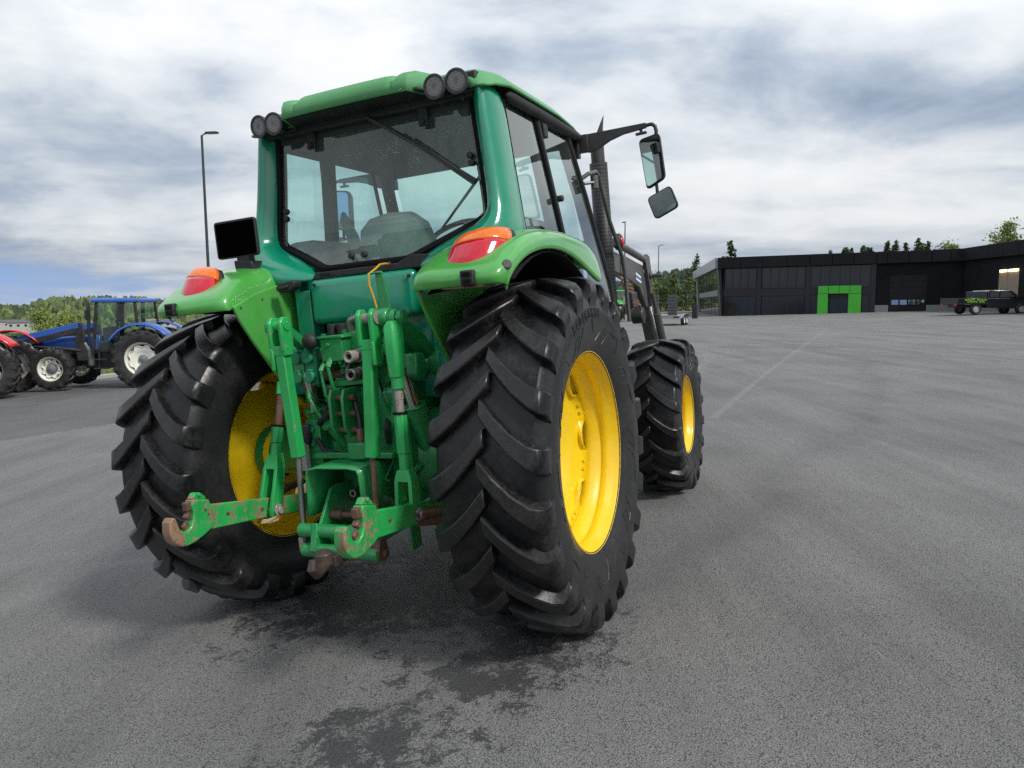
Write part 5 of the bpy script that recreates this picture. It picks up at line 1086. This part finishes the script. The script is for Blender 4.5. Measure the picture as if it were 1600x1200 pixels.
def bay(fc, t0, t1, n, rows, skip=None, lean=0.0, d=.0):
    for z0, z1 in rows:
        w_ = put(fc, 'window', MULL, t0, t1, z0, z1, d-.05, d+.02, lean=lean)
        for k in range(n):
            a, b = t0+(t1-t0)*k/n+.05, t0+(t1-t0)*(k+1)/n-.05
            put(fc, 'pane', GWIN, a, b, z0+.05, z1-.05, d+.01, d+.035, parent=w_, lean=lean)
bay(f1, .20, 3.0, 4, ((2.95, 4.82), (.52, 2.27))); bay(f1, 3.5, 7.15, 5, ((2.95, 4.82), (.52, 2.27))); bay(f1, 7.6, 12.3, 6, ((2.95, 4.82),)); bay(f1, 7.6, 8.25, 1, ((.52, 2.27),)); bay(f1, 11.7, 12.3, 1, ((.52, 2.27),))
dr_ = put(f1, 'door', MULL, 3.62, 4.55, .42, 2.0, .02, .07); put(f1, 'pane', GWIN, 3.75, 4.42, .5, 1.1, .065, .08, parent=dr_)
for t0 in (3.05, 7.2, 12.32): put(f1, 'pilaster', MULL, t0, t0+.40, .3, 4.86, -.02, .10)
put(f1, 'floor_band', MULL, .1, 12.3, 2.29, 2.93, -.02, .06)
for a, b in ((8.30, 9.10), (10.72, 11.65)): put(f1, 'portal_column', PORT, a, b, .35, 2.40, .0, .70, bevel=.01)
for k in range(4): put(f1, 'portal_panel', PORT, 8.30+.8375*k+.02, 8.30+.8375*(k+1)-.02, 2.43, 3.08, .0, .70, bevel=.01)
ed = put(f1, 'entrance_door', MULL, 9.12, 10.70, .35, 2.38, .0, .15)
for k in range(2): put(f1, 'pane', GWIN, 9.22+.74*k, 9.86+.74*k, .5, 1.95, .14, .17, parent=ed)
for a, b in ((12.60, 13.72), (16.48, 18.90)): put(f1, 'plinth', PLIN, a, b, .2, 1.42, .0, .09)
gd = put(f1, 'garage_door', GDOOR, 13.75, 16.45, .3, 3.87, -.02, .012)
for k in range(7): put(f1, 'door_section', GDOOR, 13.80, 16.40, .42+.49*k, .42+.49*k+.46, .01, .035, parent=gd, bevel=.01)
for k in range(4): put(f1, 'pane', GLASS_B, 13.95+.62*k, 14.45+.62*k, 1.45, 1.85, .034, .042, parent=gd)
put(f1, 'base_strip', CONC, -.4, 13.7, .0, .44, .0, 1.4, bevel=.02)
for a, b in ((.1, 5.0), (7.5, 24.0)): put(f2, 'plinth', PLIN, a, b, .2, 1.75, .0, .09)
# lit doorway in the side wing
BRN = paint('lit_brown_room_wall', (.30, .235, .17), .8, 0, .1, (.2, .15, .1), .1, 1)
bk = put(f2, 'doorway_back', BRN, 5.0, 7.45, .2, 3.95, -.06, .004); LIT = plain('lit_strip_lamp', (1.0, .82, .45), .5, emit=9.0)
for a, b in ((5.15, 5.95), (6.25, 7.35)): put(f2, 'strip_lamp', LIT, a, b, 3.78, 3.90, .0, .06, parent=bk)
put(f2, 'door_track', GALV, 6.05, 6.12, .6, 3.75, .0, .02)
# glazed left end, leaning outwards
for k in range(6): put(f3, 'fascia_panel', FASL, .0+4.9*k+.02, 4.9*(k+1)-.02, 4.87, 5.85, .0, .75, bevel=.02)
GW2 = plain('side_glass_pane', (.05, .055, .06), .04)
for (z0, z1) in ((2.95, 4.82), (.45, 2.35)):
    w_ = put(f3, 'window', MULL, 2.0, 24.0, z0, z1, -.1, .02, lean=.085)
    for k in range(6): put(f3, 'pane', GW2, 2.2+3.6*k, 5.3+3.6*k, z0+.05, z1-.05, .01, .05, parent=w_, lean=.085)
put(f3, 'floor_band', FASL, 2.0, 24.0, 2.37, 2.93, -.1, .06, lean=.085)
put(f3, 'end_frame', MULL, .2, 1.9, .2, 4.9, -.2, .05, lean=.085); put(f3, 'end_frame', MULL, 24.1, 26.5, .2, 4.9, -.2, .05, lean=.085); put(f3, 'end_wall', FASL, 26.6, 29.3, -.5, 4.9, -.2, .06, lean=.06)

# ------------------------------------------------------------------ black flatbed pickup
t = thing('pickup_truck', 'black double-cab flatbed pickup with green lettering in front of the wing', 'truck', (30.6, 47.0, H(30.5, 47)), rad(-90))
CARP = paint('black_car_paint', (.006, .006, .008), .2, .8, .1, (.03, .03, .03), .1, 2)
# local: +y forward, x right ; truck faces picture right
m = MB(); prof = [(2.25, .42), (2.28, .78), (2.18, .98), (1.45, 1.12), (.95, 1.50), (.75, 1.56), (-.45, 1.56), (-.55, 1.50), (-.60, .95), (-.60, .42), (1.0, .36)]
m.loft([[(x*.9+x*.0, y, z) for y, z in prof] if abs(x) < .8 else [(x, y, z if z < 1.2 else z-.04) for y, z in prof] for x in (-.86, -.80, .80, .86)], True); m.build('cab_body', CARP, t, bevel=.04)
for sd in (1, -1):
    x_ = sd*.868
    for nm, q in (('window', [(-.45, 1.08), (-.45, 1.42), (.10, 1.44), (.10, 1.08)]), ('window', [(.20, 1.08), (.20, 1.44), (.75, 1.42), (1.15, 1.10)])):
        m = MB(); m.prism(q, 'x', x_-.01, x_+.004); m.build(nm, GW2, t)
    m = MB(); m.box((sd*.95, 1.20, 1.12), (.16, .10, .16)); m.build('wing_mirror', BLACKP, t, bevel=.02)
    m = MB(); m.box((sd*.872, .1, 1.0), (.01, 1.4, .02)); m.build('side_trim', GALV, t)
    for y in (1.58, -1.30):
        w_ = empty('wheel', t, (sd*.80, y, .34)); m = MB(); m.lathe([(-.11, .20), (-.12, .31), (-.08, .34), (.08, .34), (.12, .31), (.11, .20)], 28); m.build('tyre', TYRE_OLD, w_); m = MB(); m.lathe([(sd*.10, .21), (sd*.07, .19), (sd*.09, .06), (sd*.09, 0)], 20); m.build('rim', SILVER, w_)
        m = MB(); m.lathe([(sd*.02, .37), (sd*.12, .37), (sd*.12, .40), (sd*.02, .40)], 24, (sd*.76, y, .34), 'x', True, rad(-80), rad(80)); m.build('wheel_arch', BLACKP, t)
    m = MB(); m.box((sd*.93, -1.58, .86), (.04, 1.86, .34)); sb = m.build('side_board', CARP, t, bevel=.01)
m = MB(); m.box((0, -1.58, .68), (1.9, 1.9, .08)); m.box((0, -2.50, .86), (1.86, .05, .34)); m.box((0, -1.0, .52), (.9, 2.6, .16)); m.build('flatbed', BLACKM, t, bevel=.01)
m = MB(); m.box((0, -.78, 1.15), (1.7, .30, .62)); m.build('headboard', BLACKM, t, bevel=.03)
m = MB(); m.box((0, .20, 1.57), (.8, .4, .03)); m.build('roof_rack', BLACKM, t)
LIME = plain('lime_lettering', (.30, .62, .04), .5)
rnd = random.Random(4)
for y0, n_ch, z_, s_ in ((-2.05, 15, .93, .105), (-1.90, 12, .80, .085)):      # lettering too small to read: two rows of letter strokes
    m = MB()
    for k in range(n_ch):
        if k == 7: continue
        y_ = y0+k*.092; m.box((.952, y_, z_), (.004, .022, s_)); m.box((.952, y_+.03, z_+rnd.choice((-.4, 0, .4))*s_), (.004, .05, .02)); m.box((.952, y_+.055, z_+rnd.choice((-.2, 0, .2))*s_), (.004, .02, s_*.6))
    m.build('side_lettering', LIME, t, smooth=0)['kind'] = 'stuff'

m = MB(); m.box((0, 2.27, .62), (1.5, .06, .24)); m.build('bumper', BLACKP, t, bevel=.03)
for sd in (1, -1): m = MB(); m.box((sd*.62, 2.24, .82), (.30, .06, .14)); m.build('headlight', LENS_C, t, bevel=.02)
for sd in (1, -1): m = MB(); m.box((sd*.72, -2.53, .60), (.24, .04, .10)); m.build('tail_light', LENS_R, t, bevel=.01)

# ------------------------------------------------------------------ trees
def leafm(name, a, b_):
    m, nt, b = principled(name); n = noise(nt, ocoord(nt), .9, 4, .6)
    setp(b, Base_Color=mixc(nt, ramp(nt, n, [(.35, 0.0), (.65, 1.0)]), a, b_), Roughness=.75, Specular_IOR_Level=.15)
    return m
LEAF_S = leafm('spruce_needles', (.035, .060, .026), (.075, .11, .040)); LEAF_P = leafm('pine_needles', (.055, .085, .032), (.14, .175, .065)); LEAF_B = leafm('birch_leaves', (.16, .21, .055), (.29, .34, .11)); BARK = paint('bark', (.10, .075, .055), .9, 0, .4, (.04, .03, .025), .3, 5)
def quad(mb, c, s, rnd, flat=.0):
    n = V((rnd.gauss(0, 1), rnd.gauss(0, 1), rnd.gauss(0, 1)+flat)).normalized(); a = n.orthogonal().normalized(); b = n.cross(a); t = rnd.uniform(0, 6.28)
    u, w = a*math.cos(t)+b*math.sin(t), b*math.cos(t)-a*math.sin(t); k = rnd.uniform(.45, .8)
    mb.add([c-u*s, c+w*s*k, c+u*s, c-w*s*k], [(0, 1, 2, 3)])
def spruce(x, y, z, h, r, label, seed, mat=None, name='spruce_tree', base=.06, leafs=1.0):
    rnd = random.Random(seed); t = thing(name, label, 'tree', (x, y, z), 0, 'trees around the showroom')
    m = MB(); m.tube([(0, 0, -.5), (0, 0, h*.5), (0, 0, h*.99)], [h*.016+.05, h*.009+.03, .01], 8)
    cr_ = MB(); nb = int(h*7.0)
    for i in range(nb):
        f = base+(1-base)*(i/nb)**.9; zz = h*f; L = r*(1-f)**.8*rnd.uniform(.65, 1.1)+.12; a = rnd.uniform(0, 6.28); d = V((math.cos(a), math.sin(a), 0)); dr = rnd.uniform(.15, .40)
        e = V((0, 0, zz))+d*L+V((0, 0, -dr*L)); m.tube([(0, 0, zz), tuple(e)], [.02, .005], 4, False)
        for k in range(int((3+L*6)*leafs)):
            s_ = rnd.uniform(.12, 1.0)**.8; p = V((0, 0, zz)).lerp(e, s_)+V((rnd.gauss(0, .10+.12*L*(1-s_*.5)), rnd.gauss(0, .10+.12*L*(1-s_*.5)), rnd.gauss(-.05, .08))); quad(cr_, p, rnd.uniform(.14, .30)*(.7+.3*h/12), rnd, .8)
    m.build('trunk', BARK, t); cr_.build('crown', mat or LEAF_S, t, smooth=0)
def leafy(x, y, z, h, r, label, seed, mat=None, name='birch_tree', cb=.3, n=2600, leaf=.2, cat='tree'):
    rnd = random.Random(seed); t = thing(name, label, cat, (x, y, z), 0, 'trees around the showroom')
    m = MB(); m.tube([(0, 0, -.4), (rnd.gauss(0, .1), 0, h*.5), (rnd.gauss(0, .2), rnd.gauss(0, .2), h*.92)], [h*.014+.04, h*.008+.02, .01], 8); cl_ = []
    for k in range(26):
        f = rnd.uniform(cb, .98); a = rnd.uniform(0, 6.28); rr = r*math.sin(math.pi*min(1, (f-cb)/(1-cb)*.82+.14))**.8*rnd.uniform(.35, .95); c = V((math.cos(a)*rr, math.sin(a)*rr, h*f)); cl_.append((c, rnd.uniform(.16, .34)*r+.12)); m.tube([(0, 0, h*max(cb*.7, f-.14)), tuple(c)], [.03, .008], 4, False)
    cr_ = MB()
    for _ in range(n):
        c, s_ = rnd.choice(cl_); p = c+V((rnd.gauss(0, s_), rnd.gauss(0, s_), rnd.gauss(0, s_*.8))); quad(cr_, p, rnd.uniform(.6, 1.3)*leaf, rnd, .3)
    m.build('trunk', BARK, t); cr_.build('crown', mat or LEAF_B, t, smooth=0)
def gz(x, y): return HG(x, y)+.05
def atp(u, d): return (u-800)/FPX*d
spruce(atp(1086, 112), 112, gz(28, 112), 8.4, 2.4, 'tall open-topped pine beside the pale end of the showroom', 21, LEAF_P, 'pine_tree', .08, 2.0)
spruce(atp(1071, 108), 108, gz(25, 108), 6.4, 2.0, 'shorter pine just left of the tall pine', 22, LEAF_P, 'pine_tree', .05, 1.6)
spruce(atp(1052, 116), 116, gz(26, 116), 6.0, 2.5, 'olive green conifer behind the trailer ramps', 23, LEAF_P, 'pine_tree', .05, 2.2)
leafy(atp(1032, 120), 120, gz(24, 120), 6.0, 2.4, 'broad tree behind the far lamp post', 24, LEAF_P, 'pine_tree', .1, 5000, .13)
leafy(atp(1012, 118), 118, gz(22, 118), 5.6, 2.2, 'yellowish tree close to the loader knee plate', 25, LEAF_B, 'birch_tree', .1, 5000, .13)
leafy(atp(996, 120), 120, gz(20, 120), 5.4, 2.2, 'low tree glimpsed behind the loader hoses', 26, LEAF_P, 'birch_tree', .1, 3600, .13)
leafy(atp(1099, 112), 112, gz(28, 112), 5.0, 1.4, 'low bushy tree pressed against the showroom end wall', 27, LEAF_P, 'pine_tree', .05, 3600, .12)
spruce(atp(1138, 110), 110, 1.0, 10.0, 2.9, 'lone pointed spruce rising behind the roof corner', 31, LEAF_S, leafs=2.4)
rnd = random.Random(77)
for k, (u, v_) in enumerate(((1300, 391), (1310, 390), (1318, 391), (1325, 387), (1333, 388), (1342, 386), (1350, 388), (1357, 389), (1370, 381), (1383, 383), (1393, 379), (1400, 384), (1413, 377), (1421, 380), (1433, 382), (1443, 382))):
    d = 125; top = CAMZ+(475.5-v_)/FPX*d; spruce(atp(u, d), d+rnd.uniform(-3, 3), 1.5, top-1.5, 1.9, 'spruce top number %d from the left in the row above the roof' % (k+1) if False else ('%s spruce from the left in the row above the dark roof' % ('first second third fourth fifth sixth seventh eighth ninth tenth eleventh twelfth thirteenth fourteenth fifteenth sixteenth'.split()[k])), 40+k, LEAF_S if k % 5 else LEAF_P, base=.4, leafs=1.6)
leafy(atp(1475, 120), 120, 1.5, 9.8, 1.6, 'pale birch top above the roof near its inner corner', 61, LEAF_B, cb=.45, n=1500)
leafy(atp(1567, 100), 100, 1.5, 11.0, 1.3, 'taller birch top above the side wing at right', 62, LEAF_B, cb=.45, n=1900)
leafy(atp(1544, 104), 104, 1.5, 9.9, 1.2, 'small birch tip left of the taller birch', 63, LEAF_B, cb=.6, n=500)
for k, (u, d, h, r, lb) in enumerate(((66, 70, 1.7, .95, 'rounded yellow-green bush between the red and blue tractors'), (98, 74, 1.5, .8, 'paler bush behind the blue loader boom'), (112, 78, 1.6, .7, 'bush beside the blue tractor exhaust'), (243, 80, 1.5, .9, 'bush right of the blue tractor cab'))):
    x = atp(u, d); leafy(x, d, CAMZ-(516-481)/FPX*d, h, r, lb, 70+k, LEAF_B, 'bush', .12, 1600, .10, 'bush')

# ------------------------------------------------------------------ distant wooded hills and far houses
def hill(name, pts, d0, d1, zb, mat, seed, n, hts, leafmat, ks=1):
    """pts: (azimuth slope, crest height); a ridge rising from distance d0 (height zb) to d1"""
    rnd = random.Random(seed); rows = []; NT = 8
    def crest(s):
        for (a, h0), (b, h1) in zip(pts, pts[1:]):
            if a <= s <= b: t = (s-a)/(b-a); t = t*t*(3-2*t); return h0+(h1-h0)*t
        return pts[0][1] if s < pts[0][0] else pts[-1][1]
    def pos(s, f): d = d0+(d1-d0)*f; return V((s*d, d, zb+(crest(s)-zb)*math.sin(f*math.pi/2)**1.2))
    s0, s1 = pts[0][0], pts[-1][0]; m = MB(); NS = 60
    m.grid([[tuple(pos(s0+(s1-s0)*i/NS, j/NT)) for i in range(NS+1)] for j in range(NT+1)]); o = m.build(name, mat, smooth=180); o['kind'] = 'structure'
    w = MB()
    for _ in range(n):
        s = rnd.uniform(s0, s1); f = rnd.random()**.9; p = pos(s, f); hh = rnd.uniform(*hts); con = rnd.random() < .5; r = hh*(.17 if con else .33)
        if con:
            k = 5; t0 = rnd.uniform(0, 6.28); rings = [[tuple(p+V((math.cos(t0+6.283*i/k)*r*q*rnd.uniform(.75, 1.2), math.sin(t0+6.283*i/k)*r*q, hh*z))) for i in range(k)] for q, z in ((.5, 0), (1, .2), (.55, .55), (.05, 1))]
        else:
            k = 6; t0 = rnd.uniform(0, 6.28); rings = [[tuple(p+V((math.cos(t0+6.283*i/k)*r*q*rnd.uniform(.7, 1.25), math.sin(t0+6.283*i/k)*r*q, hh*z*rnd.uniform(.9, 1.1)))) for i in range(k)] for q, z in ((.5, .05), (1, .35), (.85, .65), (.3, .92))]
        w.m = rnd.randrange(3); w.loft(rings)
    o = w.build('woodland', leafmat, smooth=0); o['kind'] = 'stuff'; o['label'] = 'distant mixed woodland covering the ' + name
def wood(nm, c): return paint(nm, c, .9, 0, .0, (0, 0, 0), .5, .08)
W3 = [wood('far_spruce_wood', (.050, .078, .036)), wood('far_leaf_wood', (.16, .20, .065)), wood('far_olive_wood', (.10, .135, .052))]
hill('hill', [(-1.3, 2), (-.74, -1), (-.70, -3), (-.665, -4), (-.64, 2), (-.62, 4), (-.60, 4.5), (-.55, 4), (-.50, 3), (-.47, 1), (-.40, -2), (-.30, -5), (-.15, -6)], 420, 800, -22, W3[2], 5, 5200, (6, 12), W3)
hill('far_hill', [(-.2, 30), (.05, 45), (.17, 52), (.21, 78), (.24, 84), (.27, 76), (.35, 60), (.6, 50), (1.0, 40)], 900, 2300, -10, wood('far_haze_tinted_wood', (.040, .066, .045)), 6, 4200, (14, 26), [MATS['far_haze_tinted_wood'], wood('far_haze_tinted_wood_light', (.058, .088, .052)), MATS['far_haze_tinted_wood']])  # bluish haze of the distant air is mixed into these wood colours
HSE = paint('pale_house_paint', (.48, .48, .46), .7, 0, .1, (.3, .3, .3), .08, .3); HRF = plain('dark_house_roof', (.10, .10, .11), .7)
def house(u, d, w_, dp, h, v_, label, roofh=1.6):
    x = atp(u, d); z = CAMZ-(v_-481)/FPX*d; t = thing('house', label, 'house', (x, d, z), rad(12), 'far buildings in the valley')
    m = MB(); m.box((0, 0, h/2-1), (w_, dp, h+2)); m.build('wall', HSE, t)
    m = MB(); m.prism([(-dp/2-.4, h), (dp/2+.4, h), (0, h+roofh)], 'x', -w_/2-.4, w_/2+.4); m.build('roof', HRF, t)
    for k in range(3): m = MB(); m.box((-w_/3+k*w_/3, -dp/2-.02, h*.5), (w_*.12, .1, h*.35)); m.build('window', GWIN, t)
house(38, 330, 9, 8, 2.6, 511, 'pale low house beyond the red tractor', 1.2); house(20, 360, 12, 8, 2.6, 509, 'wide pale building at the left edge of the valley', 1.0); house(256, 330, 10, 8, 2.6, 510, 'pale building glimpsed right of the blue fender', 1.0); house(243, 380, 7, 6, 2.8, 508, 'small white house left of the green loader arm', 1.0)
